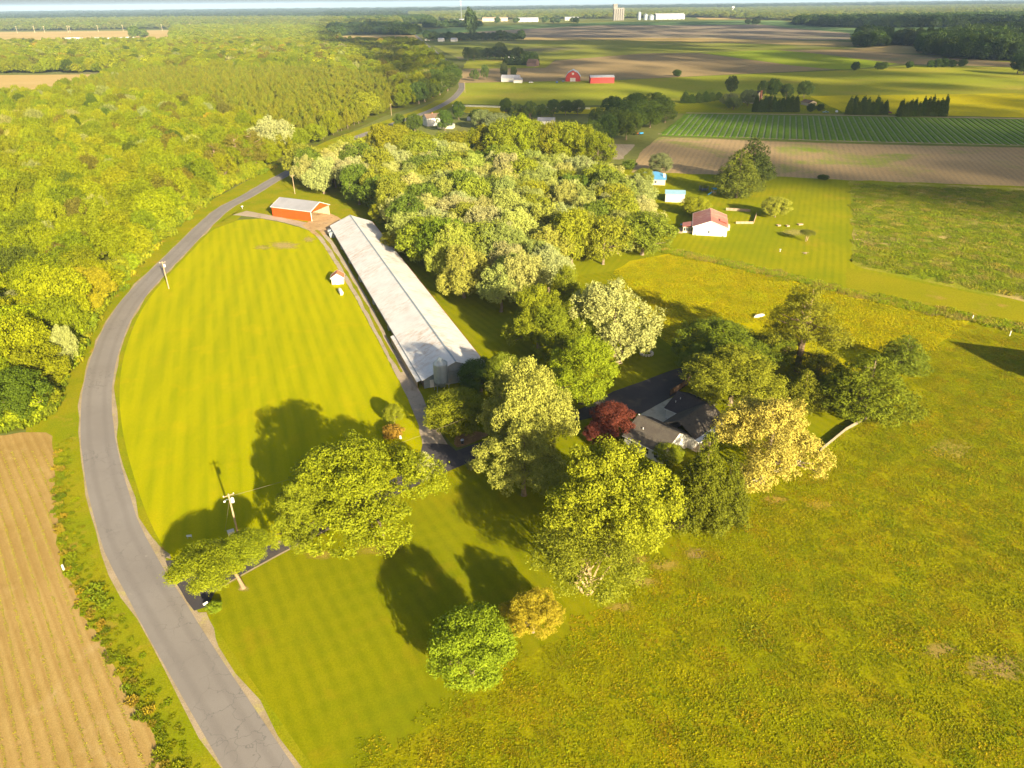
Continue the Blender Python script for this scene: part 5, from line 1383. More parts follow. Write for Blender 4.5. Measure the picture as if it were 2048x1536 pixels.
for i, (x, y, lb) in enumerate(((860, 81, 'small white farm building at the left end of the far tree row'), (886, 83, 'white cottage in the middle of the far tree row'), (912, 83, 'white gabled cottage right of the middle in the far tree row'))):
    simple_house('far_cottage', lb, x, y, 12, 14, 5, 8, 75, M_WHITE, M_WROOF)
# ------------------------------------------------------------------ specimen trees round the house and drive
T_ROUND = (0.150, 0.185, 0.010)
plant_px('oak0', 716, 965, 318, 18.5, (0.170, 0.178, 0.008), 'huge spreading green tree over the drive in the foreground', zc=0.5, tilt=(0, 0))
plant_px('oak1', 598, 1020, 140, 14, (0.165, 0.175, 0.010), 'forked tree with bare orange limbs at the left of the huge spreading tree', zc=0.52)
gx, gy = G(487, 1176)
e = thing('broadleaf_tree', 'leaning flat-topped tree with bare trunk beside the drive entrance', 'tree', (gx, gy, 0), 0)
c = bpy.data.objects.new('crown', PROTO['lean'][0]); COL.objects.link(c); c.parent = e; c.color = (0.175, 0.185, 0.008, 1); c.scale = (1.15, 1.2, 0.88); c.location = (-5.0, -0.2, -1.2)
c2 = bpy.data.objects.new('crown', PROTO['lean'][0]); COL.objects.link(c2); c2.parent = e; c2.color = (0.165, 0.180, 0.008, 1); c2.scale = (0.82, 0.8, 0.78); c2.location = (0.6, 3.0, 0.6); c2.rotation_euler = (0, 0, 2.0)
mb = MB()
mb.tube([(0, 0, -0.2), (-0.1, 0, 0.6), (-0.5, 0.1, 2.2), (-1.0, 0.3, 3.4)], [0.5, 0.33, 0.28, 0.26], 8)
for q, z in (((-6.5, 1.0), 5.6), ((-8.5, 1.4), 5.2), ((1.2, 3.2), 6.4), ((-5.0, -2.2), 6.0), ((-1.5, 2.4), 6.6), ((-9.0, -0.8), 5.6), ((-2.0, -1.5), 6.2)):
    mb.tube([(-0.95, 0.3, 3.3), (-0.95 + (q[0] + 0.95) * 0.45, 0.3 + (q[1] - 0.3) * 0.4, 4.6), (q[0], q[1], z)], [0.24, 0.16, 0.05], 6)
mb.build('trunk', BARK_MID, e)
plant_px('round0', 942, 1296, 178, 10.5, T_ROUND, 'round bright green tree in the foreground lawn beside the gold bush', zc=0.5)
plant_px('oak1', 1066, 1222, 138, 7.8, (0.285, 0.215, 0.018), 'golden ochre bushy tree next to the round green tree in the foreground', zc=0.5)
plant('open', *G(1172, 1185), 18.5, 12.5, (0.165, 0.165, 0.014), 'multi-stemmed open tree with pale forked trunk on the front lawn', rotz=0.4)
plant_px('oak2', 1224, 982, 276, 22, (0.200, 0.198, 0.012), 'large yellow-green tree in front of the farmhouse garage', zc=0.55)
plant_px('oak3', 1056, 785, 220, 24, (0.250, 0.235, 0.050), 'tall pale yellow tree over the drive beside the poultry house', zc=0.6)
plant_px('oak0', 1048, 905, 185, 16, (0.235, 0.225, 0.045), 'pale yellow-green tree below the tall pale tree at the drive edge', zc=0.55, rotz=2)
plant_px('round0', 912, 822, 132, 9.5, (0.165, 0.165, 0.010), 'green tree growing in the mulch island between lane and drive', zc=0.55)
plant_px('round1', 962, 752, 92, 8.5, (0.062, 0.090, 0.020), 'dark green tree against the right corner of the poultry house gable', zc=0.5)
plant_px('oak1', 1165, 725, 165, 17.5, (0.175, 0.200, 0.010), 'green tree at the yard edge right of the tall pale tree', zc=0.55, rotz=1)
plant_px('poplar0', 1232, 622, 192, 21, T_PALE, 'broad silvery poplar standing alone at the edge of the meadow', zc=0.55)
plant_px('oak2', 1078, 622, 140, 19, (0.165, 0.170, 0.010), 'dark leafy tree left of the broad silvery poplar', zc=0.55, rotz=4)
plant_px('oak3', 1130, 580, 100, 19, (0.165, 0.170, 0.012), 'narrow green tree between grove and silvery poplar', zc=0.55, rotz=4)
plant_px('oak0', 1112, 662, 125, 16, (0.140, 0.155, 0.010), 'mid-green tree filling the gap between the silvery poplar and the yard tree', zc=0.5, rotz=5)
plant_px('round1', 1338, 908, 60, 4.6, (0.170, 0.180, 0.010), 'round green shrub against the white gable of the farmhouse', zc=0.5, name='shrub', cat='shrub')
plant_px('oak3', 1000, 745, 95, 12, (0.130, 0.145, 0.012), 'green tree between the poultry house gable and the tall pale tree', zc=0.5, rotz=3)
plant_px('round0', 1228, 838, 92, 7.5, (0.120, 0.030, 0.022), 'burgundy-leaved maple beside the farmhouse garage', zc=0.55, rotz=1.1)
plant_px('round1', 1198, 862, 60, 5.5, (0.105, 0.026, 0.022), 'low burgundy maple in front of the taller burgundy maple', zc=0.55, rotz=2.1)
plant('cedar', 34.2, 103.5, 12.5, 20, (0.105, 0.108, 0.008), 'tall dark cedar with pointed top at the front corner of the farmhouse', name='conifer_tree', rotz=0.5)
plant('cedar', 39.2, 105.0, 10.5, 14, (0.100, 0.104, 0.008), 'shorter dark cedar right of the tall pointed cedar', name='conifer_tree', rotz=2)
plant_px('oak1', 1540, 872, 235, 18.5, (0.340, 0.265, 0.060), 'cream blossoming tree at the right of the farmhouse', zc=0.52, rotz=3)
plant_px('oak3', 1445, 685, 215, 13, (0.105, 0.125, 0.010), 'dark green tree at the far right of the drive beside the meadow', zc=0.5, rotz=1)
plant_px('oak2', 1470, 750, 215, 13.5, (0.175, 0.170, 0.014), 'olive tree directly behind the farmhouse roof', zc=0.52, rotz=2)
plant_px('oak0', 1400, 720, 90, 9, (0.14, 0.165, 0.012), 'small dark tree overhanging the end of the drive', zc=0.5, rotz=2)
plant_px('cedar', 1608, 782, 105, 9.5, (0.155, 0.150, 0.012), 'bushy olive cedar below the old pine', zc=0.42, name='conifer_tree', rotz=1)
gx, gy = G(1594, 742)
plant('oldpine', gx, gy, 21, 24, (0.150, 0.142, 0.012), 'tall open-crowned old pine with bare trunk behind the farmhouse', name='pine_tree', rotz=1.0)
plant_px('oldpine', 1640, 735, 110, 8.5, (0.120, 0.120, 0.010), 'low bushy pine at the foot of the tall old pine', zc=0.5, name='pine_tree', rotz=2.5)
plant_px('oak0', 1550, 700, 110, 9.5, (0.115, 0.130, 0.010), 'small dark tree between the drive trees and the old pine', zc=0.5, rotz=0.7)
plant_px('cedar', 1672, 770, 90, 9.5, (0.120, 0.125, 0.010), 'bushy dark cedar left of the broad feathery white pine', zc=0.42, name='conifer_tree', rotz=0.7)
gx, gy = G(1703, 836)
plant('whitepine0', gx + 3.0, gy + 1.5, 21, 15.5, (0.125, 0.138, 0.010), 'broad feathery white pine at the field edge fence', name='pine_tree', rotz=0.3)
gx, gy = G(1800, 745)
plant('whitepine1', gx, gy, 13, 10.5, (0.12, 0.14, 0.014), 'smaller dark pine behind the broad feathery white pine', name='pine_tree', rotz=1.3)
plant_px('round0', 787, 828, 42, 4.8, (0.180, 0.180, 0.012), 'small green bush tree beside the lane above the copper bush', zc=0.5)
plant_px('shrub', 785, 862, 42, 3.2, (0.240, 0.135, 0.022), 'copper-coloured bush next to the white statue by the lane', zc=0.5, name='shrub', cat='shrub')
plant_px('whitepine1', 850, 935, 52, 6.5, (0.360, 0.345, 0.160), 'pale cream spiky shrub at the right edge of the huge spreading tree', zc=0.4, name='shrub', cat='shrub')
plant_px('shrub', 428, 1214, 32, 1.7, T_ROUND, 'low green bush beside the mailbox at the drive entrance', zc=0.5, name='shrub', cat='shrub')
p = G(940, 940); pt = tuft_patch('ornamental_grass', 0.9, 26, 0.05, 1.7, 5, lean=0.4, tint=(0.26, 0.25, 0.10)); pt.location = (p[0], p[1], 0.05); tag(pt, 'clump of pale ornamental grass at the drive edge', 'grass')

# ------------------------------------------------------------------ neighbours' trees
plant_px('whitepine0', 1478, 352, 95, 23, (0.115, 0.125, 0.018), 'nearer of two tall pines behind the white bungalow', zc=0.45, name='pine_tree')
plant_px('whitepine1', 1506, 327, 92, 24, (0.070, 0.085, 0.020), 'dark farther pine of the two behind the white bungalow', zc=0.45, name='pine_tree', rotz=2)
plant_px('round0', 1391, 412, 58, 8.5, (0.21, 0.205, 0.010), 'yellow-green maple behind the white bungalow roof', zc=0.5)
plant_px('round1', 1553, 414, 58, 9, (0.25, 0.24, 0.03), 'round pale green maple right of the bungalow fence', zc=0.5)
plant_px('round1', 1321, 326, 50, 11, (0.155, 0.160, 0.075), 'grey-green white-flowering tree beyond the blue-roofed house', zc=0.5)
plant_px('shrub', 1258, 328, 28, 6, (0.10, 0.13, 0.015), 'small green tree between garden plot and blue-roofed house', zc=0.5)
plant_px('round0', 1288, 352, 42, 10, (0.17, 0.175, 0.015), 'green tree in front of the blue roof', zc=0.6)
plant('open', *G(1612, 483), 5.5, 4.8, (0.12, 0.12, 0.02), 'thin bare-looking small tree in the bungalow garden', rotz=1)
plant_px('shrub', 1647, 354, 22, 3, T_DRK, 'lone dark bush on the brown field edge', zc=0.5, name='shrub', cat='shrub')

# ------------------------------------------------------------------ central grove (pale poplars, yellow-green and dark trees)
r = np.random.default_rng(11)
GROVE = GP([(600, 362), (700, 338), (900, 348), (1100, 368), (1200, 388), (1290, 440), (1325, 500), (1262, 524), (1150, 545), (1120, 585), (1075, 625), (985, 645), (925, 600), (862, 540), (806, 492), (772, 455), (745, 425), (700, 402), (620, 388)])
pts = fill(GROVE, 12.8, 0.3, seed=12)
GL = {'pale': 'silvery pale-leaved poplar in the dense grove beside the poultry house', 'yel': 'yellow-green tree in the dense grove beside the poultry house', 'drk': 'dark green tree in the dense grove beside the poultry house'}
for (x, y) in pts:
    u = r.uniform()
    k = 'pale' if u < 0.70 else ('yel' if u < 0.87 else 'drk')
    tint = jit({'pale': T_PALE if r.uniform() < 0.6 else T_PALE2, 'yel': (0.180, 0.185, 0.018), 'drk': (0.10, 0.125, 0.015)}[k], r, 0.12)
    key = 'poplar%d' % r.integers(3) if k == 'pale' else 'wood%d' % r.integers(5)
    gpx = proj(x, y, 12)
    zone = ('front' if gpx[1] > 470 else 'middle' if gpx[1] > 390 else 'back') + ' ' + ('left' if gpx[0] < 850 else 'centre' if gpx[0] < 1080 else 'right')
    zl = GL[k].replace('in the dense grove', 'in the ' + zone + ' of the grove')
    plant(key, x, y, r.uniform(17, 23), r.uniform(16.5, 22), tint, zl, group='trees of the central grove, ' + zone + ', ' + k, name='poplar_tree' if k == 'pale' else 'broadleaf_tree', rotz=r.uniform(0, 6.28))
for (x, y, w, h, tn_, lb) in ((790, 482, 60, 8, (0.22, 0.2, 0.01), 'small golden-green tree touching the poultry house roof'), (770, 425, 60, 11, (0.21, 0.2, 0.01), 'yellow-green tree overhanging the far end of the poultry house roof')):
    plant_px('round1', x, y, w, h, tn_, lb, zc=0.5)
ORD = 'leftmost second third fourth fifth sixth seventh eighth ninth tenth eleventh twelfth thirteenth fourteenth fifteenth sixteenth seventeenth eighteenth'.split()
def nth(label, i, n): return label if n == 1 else (label + ', leftmost' if i == 0 else (label + ', rightmost' if i == n - 1 else label + ', ' + ORD[i] + ' from left'))
# tall row behind the grove
TOPX = [755, 800, 840, 880, 920, 960, 1000, 1040, 1080, 1120, 1160, 1200]
TOPY = [240, 243, 262, 266, 262, 252, 240, 230, 237, 246, 242, 268]
def rise(px, py, ty):
    """height in metres of something whose foot shows at px,py and whose top shows at row ty"""
    q_ = G(px, py); d_ = ray(px, ty)
    return CAM_H + d_[2] * q_[1] / d_[1]
for i in range(15):
    f = i / 14
    bx0, by0 = 765 + 425 * f + r.uniform(-8, 8), 318 + 16 * f + r.uniform(-4, 4)
    x, y = G(bx0, by0)
    h_ = rise(bx0, by0, np.interp(bx0, TOPX, TOPY) + r.uniform(-4, 4))
    plant('wood%d' % r.integers(5), x, y, r.uniform(17, 24), h_, jit((0.165, 0.165, 0.008), r, 0.12), nth('tall yellow-green tree in the row behind the grove', i, 15), group='tall tree row behind the grove', rotz=r.uniform(0, 6.28))
for i in range(7):
    f = i / 6
    bx0, by0 = 960 + 215 * f + r.uniform(-8, 8), 300 + 8 * f + r.uniform(-4, 4)
    x, y = G(bx0, by0)
    h_ = rise(bx0, by0, np.interp(bx0, TOPX, TOPY) + r.uniform(0, 6))
    plant('wood%d' % r.integers(5), x, y, r.uniform(15, 21), h_, jit((0.135, 0.150, 0.010), r, 0.12), nth('green tree in the second row behind the grove', i, 7), group='second tree row behind the grove', rotz=r.uniform(0, 6.28))
# dark clump near the garden plot
for i, (x, y, w, h) in enumerate(sorted([(1185, 290, 46, 16), (1215, 282, 50, 18), (1252, 280, 52, 20), (1225, 262, 46, 17), (1270, 258, 50, 15), (1300, 255, 50, 14), (1330, 245, 46, 13), (1195, 262, 44, 17), (1290, 236, 60, 14), (1250, 240, 50, 15), (1325, 226, 46, 13), (1225, 232, 46, 16), (1270, 222, 46, 15), (1310, 214, 42, 13)])):
    gx, gy = G(x, y); w = w * depth(x, y) / FPX
    plant('wood%d' % r.integers(5), gx, gy, w, h, jit((0.072, 0.100, 0.014), r, 0.15), nth('dark green tree in the clump above the garden plot', i, 14), group='dark clump above the garden plot', rotz=r.uniform(0, 6.28))
def row(xs, ys, wpx, h, tint, label, group, key='wood', name='broadleaf_tree', cat='tree'):
    xs, ys = zip(*sorted(zip(xs, ys)))
    for i in range(len(xs)):
        gx, gy = G(xs[i], ys[i]); w = wpx * depth(xs[i], ys[i]) / FPX * r.uniform(0.85, 1.15)
        k = key + str(r.integers(5)) if key == 'wood' else key
        plant(k, gx, gy, w, h * r.uniform(0.78, 1.22), jit(tint, r, 0.12), nth(label, i, len(xs)), group=group, rotz=r.uniform(0, 6.28), name=name, cat=cat)
row([1012, 1035, 1060, 1083, 1107, 1131, 1155, 955, 800, 830, 918, 890], [232, 238, 240, 236, 232, 230, 230, 245, 258, 262, 240, 262], 30, 13, T_DRK, 'dark tree near the white paddock fence', 'trees along the paddock fence')
row([990, 1000, 965], [262, 252, 258], 44, 12, (0.15, 0.165, 0.075), 'grey-green tree right of the two-storey white house', 'grey-green trees near the white house')
row([950, 970, 1008, 1027], [162, 160, 158, 161], 17, 16, (0.08, 0.10, 0.03), 'small tree left of the far white farmhouse', 'trees by the far farmhouse')
row([936, 948, 962, 975, 990, 1005, 1020, 1035, 1052, 1064, 955, 1000], [122, 121, 120, 119, 119, 120, 121, 122, 124, 126, 113, 112], 24, 19, (0.065, 0.085, 0.025), 'dark tree of the field clump beside the brown barn', 'field clump beside the brown barn')
row([1013, 1023, 1033, 1043, 1053, 1063, 1072], [130, 130, 130, 130, 130, 130, 130], 13, 15, (0.045, 0.065, 0.018), 'clipped dark hedge tree beside the brown barn', 'hedge beside the brown barn', key='thuja', name='hedge_tree')
row(list(range(855, 1050, 11)), [81 - 0.0 * i for i in range(18)], 18, 20, (0.055, 0.080, 0.025), 'tree in the far row along the pasture', 'far tree row along the pasture', key='far')
row([943], [76], 24, 62, (0.06, 0.08, 0.035), 'tall lone tree rising above the far tree row', None, key='far')
row([1370, 1383, 1396, 1410, 1423, 1437], [206, 206, 205, 204, 202, 200], 17, 9, T_DRK, 'dark evergreen in the hedge left of the tan gabled house', 'evergreens left of the gabled house', key='thuja', name='hedge_tree')
row([1459, 1466, 1495], [214, 220, 212], 34, 13, (0.125, 0.14, 0.06), 'grey-green tree left of the tan gabled house', 'grey-green trees by the gabled house')
row([1461, 1525, 1545, 1572, 1607], [190, 196, 196, 198, 196], 28, 18, (0.06, 0.085, 0.02), 'dark tree behind the tan gabled house', 'dark trees behind the gabled house')
row(list(np.linspace(1510, 1590, 10)), [224] * 10, 13, 12, (0.05, 0.075, 0.012), 'dark evergreen in the hedge before the tan gabled house', 'evergreens before the gabled house', key='thuja', name='hedge_tree')
row([1622, 1640], [224, 222], 17, 8, T_DRK, 'round dark bush beside the low brown shed', 'bushes beside the brown shed', key='shrub', name='shrub', cat='shrub')
row(list(np.linspace(1697, 1768, 9)) + [1705, 1722], [229] * 9 + [227, 227], 14, 13, (0.07, 0.095, 0.012), 'dark arborvitae in the left of two hedges above the row crop', 'left arborvitae hedge', key='thuja', name='hedge_tree')
row(list(np.linspace(1800, 1886, 11)), [233] * 11, 13, 13.5, (0.065, 0.09, 0.012), 'dark arborvitae in the right of two hedges above the row crop', 'right arborvitae hedge', key='thuja', name='hedge_tree')
row([1710, 1755, 1765, 1818, 1860, 1873, 1886, 1902, 1924, 1354], [141, 139, 139, 136, 135, 135, 134, 134, 133, 153], 17, 11, (0.055, 0.085, 0.018), 'round dark bush on the boundary of the far pasture', 'bushes on the far pasture boundary', key='shrub', name='shrub', cat='shrub')
row([2034, 2046, 2058], [148, 150, 150], 34, 24, (0.045, 0.07, 0.02), 'dark tree at the right edge above the yellow meadow', 'dark trees at the right edge')
row([1495, 1508, 1515], [49, 49, 49], 12, 22, (0.05, 0.07, 0.025), 'tree of the lone clump in the bare far field', 'lone clump in the bare far field', key='far')
row([288, 270], [77, 77], 20, 30, (0.08, 0.10, 0.02), 'lone tree at the right end of the white poultry sheds', 'lone trees by the white poultry sheds', key='far')
row([855, 870, 915, 945, 995, 1033, 1090, 1105, 1115, 1145, 1152], [48, 50, 49, 49, 47, 46, 46, 47, 46, 46, 47], 12, 24, (0.06, 0.085, 0.03), 'small far tree in front of the horizon warehouses', 'far trees before the warehouses', key='far')

# ------------------------------------------------------------------ the wood left of the road, and the pine plantation
TAN1 = GP([(-260, 148), (300, 146), (205, 170), (112, 200), (60, 206), (0, 212), (-260, 222)])
WOOD = GP([(-420, 872), (0, 864), (92, 842), (120, 765), (205, 596), (285, 505), (390, 412), (455, 370), (535, 333), (620, 297), (690, 262), (755, 232), (815, 214), (868, 197), (888, 172), (885, 142), (845, 106), (820, 92), (450, 92), (345, 92), (-420, 98)])
PINES = GP([(118, 200), (210, 172), (310, 150), (400, 150), (520, 152), (640, 150), (760, 165), (800, 190), (800, 214), (755, 232), (690, 260), (640, 282), (560, 300), (500, 262), (420, 228), (330, 215), (230, 208)])
wp = fill(WOOD, 10.5, 0.36, holes=(TAN1, PINES), seed=21)
pp = fill(PINES, 6.8, 0.3, seed=22)
r = np.random.default_rng(23)
def visible(P, h=14):
    x, y, f = proj(P[:, 0], P[:, 1], np.full(len(P), h))
    return (x > -60) & (x < 2110) & (f > 0) & (y < 1600), f, x, y
v, f, _, _ = visible(wp); wp, f = wp[v], f[v]
keep = (f < 900) | (r.uniform(size=len(f)) < 0.55)
wp, f = wp[keep], f[keep]
o = np.argsort(f); wp, f = wp[o], f[o]
WK = ['yel', 'mid', 'pale', 'gold', 'olive', 'dark']
WT = {'yel': (0.165, 0.172, 0.004), 'mid': (0.130, 0.144, 0.004), 'pale': (0.20, 0.195, 0.060), 'gold': (0.24, 0.165, 0.012), 'olive': (0.115, 0.098, 0.012), 'dark': (0.065, 0.082, 0.007)}
WL = {'yel': 'bright yellow-green broadleaf tree in the wood left of the road', 'mid': 'mid-green broadleaf tree in the wood left of the road', 'pale': 'pale silvery tree in the wood left of the road', 'gold': 'golden-leaved tree in the wood left of the road', 'olive': 'dull olive tree in the wood left of the road', 'dark': 'dark green tree in the wood left of the road'}
kinds = r.choice(6, len(wp), p=[0.50, 0.35, 0.05, 0.006, 0.064, 0.03])
NIND = 210
for i in range(min(NIND, len(wp))):
    k = WK[kinds[i]]
    key = ('poplar%d' % r.integers(3)) if k == 'pale' else ('oldpine' if k == 'olive' and r.uniform() < 0.3 else 'wood%d' % r.integers(5))
    s = r.uniform(0.85, 1.25)
    gpx = proj(wp[i, 0], wp[i, 1], 12)
    zone = 'by the seedling field' if gpx[1] > 720 else 'by the sharp road bend' if gpx[1] > 560 else 'opposite the oval lawn' if gpx[1] > 440 else 'opposite the red machine shed'
    zone = ('deep inside, ' if gpx[0] < 0.45 * (900 - gpx[1]) else 'near its edge, ') + zone
    plant(key, wp[i, 0], wp[i, 1], 12.4 * s, r.uniform(11.5, 19.5), jit(WT[k], r, 0.16), WL[k].replace(' left of the road', '') + ', ' + zone, group='wood left of the road, ' + zone + ', ' + k, rotz=r.uniform(0, 6.28), name='pine_tree' if key == 'oldpine' else 'poplar_tree' if k == 'pale' else 'woodland_tree')
def inst(P, f, kinds_tint, keys, w, h, name, label, cat, seed, wj=0.2, hj=0.2):
    rr = np.random.default_rng(seed); n = len(P)
    s = rr.uniform(1 - wj, 1 + wj, n) * w / 10
    hz = rr.uniform(1 - hj, 1 + hj, n) * h / 10
    tint = np.array([jit(tuple(c), rr, 0.15)[:3] for c in kinds_tint])
    return scatter(name, P, np.c_[s, s, hz], rr.uniform(0, 6.28, n), tint, rr.integers(len(keys), size=n), [FIRST_CROWN[k] for k in keys], label, cat)
rest = wp[NIND:]; rk = kinds[NIND:]; rf = f[NIND:]
near = rf < 1000
WKEYS = ['wood0', 'wood1', 'wood2', 'wood3', 'wood4']
tt = np.array([WT[WK[k]] for k in rk])
inst(rest[near], rf[near], tt[near], WKEYS, 12.6, 15.5, 'broadleaf_wood', 'dense yellow-green broadleaf wood left of the road', 'wood', 31, 0.25, 0.3)
inst(rest[~near], rf[~near], tt[~near], ['wood0', 'wood1', 'far'], 18, 17.5, 'distant_broadleaf_wood', 'distant broadleaf wood beyond the tan field on the left', 'wood', 32, 0.25, 0.3)
v, f, _, _ = visible(pp); pp, f = pp[v], f[v]; o = np.argsort(f); pp, f = pp[o], f[o]
for i in range(min(220, len(pp))):
    plant('pine%d' % r.integers(3), pp[i, 0], pp[i, 1], r.uniform(5.4, 7.2), r.uniform(11, 15.5), jit((0.140, 0.138, 0.009), r, 0.12), 'olive plantation pine in the pine block beyond the broadleaf wood', name='pine_tree', group='plantation pines', rotz=r.uniform(0, 6.28))
pr_ = pp[220:]
inst(pr_, f[220:], np.tile((0.140, 0.138, 0.009), (len(pr_), 1)), ['pine0', 'pine1', 'pine2'], 6.2, 13.2, 'pine_plantation', 'dense olive pine plantation left of the road', 'wood', 33, 0.16, 0.16)
# a few particular trees at the wood's edge
plant_px('poplar1', 541, 268, 90, 24, (0.30, 0.29, 0.14), 'big pale silvery poplar at the wood edge above the red machine shed', zc=0.5)
plant_px('oak1', 165, 570, 130, 15, (0.25, 0.205, 0.010), 'golden blossoming tree at the wood edge by the road bend', zc=0.55)
plant_px('poplar2', 125, 690, 60, 12, (0.27, 0.27, 0.10), 'pale shrub-like tree at the wood edge left of the road', zc=0.5)
for x, y in ((470, 300), (505, 292), (430, 320)):
    plant_px('oldpine', x, y, 70, 21, (0.15, 0.125, 0.018), 'tall brownish pine at the wood edge near the road', zc=0.55, name='pine_tree', group='tall pines at the wood edge')
plant_px('wood1', 733, 205, 52, 20, (0.20, 0.20, 0.012), 'bright yellow-green tree at the right edge of the pine block', zc=0.55)
row([865, 880, 895, 850, 838, 870, 905, 895, 860, 885], [196, 190, 182, 204, 208, 178, 172, 160, 165, 150], 44, 19, (0.070, 0.095, 0.014), 'dark green tree by the far road bend', 'dark trees by the far road bend')

# far woods (each reads as one mass)
def far_wood(name, label, px, tint, spc, w, h, seed, keys=('far',)):
    P = fill(GP(px), spc, 0.4, seed=seed)
    v, f, _, _ = visible(P, h); P, f = P[v], f[v]
    if not len(P): return
    inst(P, f, np.tile(tint, (len(P), 1)), list(keys), w, h, name, label, 'wood', seed + 1, 0.3, 0.35)
DKF = (0.055, 0.082, 0.020)
far_wood('distant_wood', 'distant wood joining the left wood to the small tan field', [(345, 93), (600, 92), (690, 90), (655, 76), (650, 60), (345, 60)], (0.15, 0.165, 0.014), 19, 24, 18, 49)
far_wood('dark_far_wood', 'dark wood above the small tan field in the middle distance', [(655, 76), (700, 70), (760, 69), (828, 71), (838, 68), (800, 58), (660, 60)], DKF, 17, 26, 22, 51)
far_wood('right_dark_wood', 'large dark wood at the right beyond the ploughed fields', [(1832, 108), (1900, 118), (2060, 124), (2120, 118), (2120, 62), (2000, 72), (1900, 84), (1842, 92)], DKF, 13, 20, 26, 52, ('wood0', 'far'))
far_wood('small_dark_wood', 'small square wood left of the large dark wood', [(1708, 95), (1775, 93), (1778, 82), (1712, 82)], DKF, 14, 20, 26, 53, ('wood1', 'far'))
far_wood('small_dark_wood', 'low wood strip joining the small square wood to the large dark wood', [(1786, 91), (1840, 93), (1842, 84), (1790, 83)], (0.06, 0.075, 0.03), 14, 18, 22, 54)
far_wood('pine_belt', 'dark belt of pines across the right distance', [(1590, 50), (1640, 54), (1720, 56), (1960, 54), (2120, 58), (2120, 36), (1960, 38), (1600, 44)], DKF, 26, 34, 24, 55)
YF = (0.150, 0.160, 0.035)
far_wood('sunlit_far_wood', 'sunlit far woodland between the works and the right horizon', [(1340, 33), (1600, 42), (2120, 34), (2120, 12), (1340, 20)], YF, 55, 60, 22, 56)
far_wood('sunlit_far_wood', 'sunlit far woodland behind the grain elevator and warehouses', [(820, 41), (1340, 36), (1340, 20), (820, 28)], YF, 55, 60, 22, 57)
far_wood('far_left_wood', 'long sunlit wood behind the far tan field on the left', [(-60, 62), (100, 61), (345, 57), (500, 60), (660, 60), (800, 55), (800, 44), (345, 42), (-60, 48)], (0.125, 0.135, 0.03), 26, 32, 24, 58)
far_wood('horizon_wood', 'blue hazy woodland along the left horizon', [(-100, 46), (800, 40), (800, 24), (-100, 32)], (0.05, 0.07, 0.03), 85, 110, 26, 59)
far_wood('horizon_wood', 'blue hazy woodland along the right horizon', [(800, 27), (2120, 12), (2120, 4), (800, 19.5)], (0.05, 0.07, 0.03), 160, 200, 30, 60)
far_wood('horizon_wood', 'thin blue woodland line at the left end of the horizon', [(-100, 32), (800, 23), (800, 19.5), (-100, 28)], (0.05, 0.07, 0.03), 160, 200, 30, 61)
far_wood('dark_far_wood', 'dark wood left of the horizon warehouses', [(690, 50), (860, 48), (860, 38), (690, 42)], DKF, 40, 46, 24, 62)
far_wood('road_end_wood', 'dark trees along the far end of the road', [(850, 56), (880, 56), (960, 54), (960, 50), (850, 50)], DKF, 24, 24, 18, 63)

# ------------------------------------------------------------------ grass, weeds and crop rows
def nth_far(i): return 'green bush at the wood edge ' + ('beside the seedling field' if i < 14 else 'at the sharp road bend' if i < 30 else 'opposite the oval lawn' if i < 46 else 'opposite the red machine shed')
def tufts(name, label, P, protos, smin, smax, tints, seed, zs=1.0, z=0.06):
    rr = np.random.default_rng(seed); n = len(P)
    s = rr.uniform(smin, smax, n)
    tn_ = np.array([jit(tints[i], rr, 0.18)[:3] for i in rr.integers(len(tints), size=n)])
    o = scatter(name, P, np.c_[s, s, s * zs], rr.uniform(0, 6.28, n), tn_, rr.integers(len(protos), size=n), protos, label, 'grass', z=z)
    return o
def proto_tufts(prefix, specs, where, tint):
    out = []
    for i, (size, n, blade, h, lean) in enumerate(specs):
        o = tuft_patch(prefix, size, n, blade, h, 700 + i + len(prefix), lean=lean, tint=tint)
        p = G(where[0] + i * 8, where[1] + i * 16)
        o.location = (p[0], p[1], 0.06)
        tag(o, ['thick', 'thin', 'mixed'][i] + ' tuft patch of ' + prefix.replace('_', ' ') + (' near the right field middle' if where[0] > 1400 else ' beside the road'), 'grass', kind='stuff')
        out.append(o)
    return out
FT = proto_tufts('field_weeds', [(3.2, 75, 0.06, 0.17, 1.0), (3.2, 65, 0.07, 0.19, 1.1), (3.2, 90, 0.05, 0.14, 1.0)], (1500, 1250), (0.2, 0.2, 0.01))
FIELDP = GP([(1940, 655), (2080, 680), (2150, 800), (2200, 1000), (2250, 1600), (620, 1600), (930, 1402), (1075, 1295), (1245, 1195), (1350, 1098), (1460, 1018), (1500, 990), (1660, 905), (1760, 835), (1860, 720)])
rr = np.random.default_rng(72)
big = np.vstack([FIELDP]); P = fill(GP([(600, 1700), (640, 1480), (900, 1340), (1440, 960), (1740, 800), (1900, 640), (2200, 640), (2300, 1700)]), 2.35, 0.45, seed=71)
soft = P + rr.normal(0, 1, P.shape) * np.array((2.2, 2.2))
P = P[in_poly(soft[:, 0], soft[:, 1], FIELDP)]
tufts('field_weeds', 'low weeds covering the big field at the right', P, FT, 0.75, 1.15, [(0.222, 0.198, 0.002), (0.195, 0.188, 0.002), (0.240, 0.180, 0.004), (0.160, 0.168, 0.002)], 73, zs=0.62)
MP = fill(GP([(1215, 560), (1265, 528), (1345, 510), (1480, 538), (1620, 575), (1760, 606), (1930, 642), (1845, 708), (1700, 700), (1500, 640), (1340, 690), (1310, 650)]), 2.6, 0.45, seed=74)
tufts('meadow_grass', 'tall yellow-green grass of the meadow behind the farmhouse', MP, FT, 1.0, 1.6, [(0.305, 0.265, 0.002), (0.28, 0.25, 0.002), (0.32, 0.26, 0.003)], 75, zs=1.0)
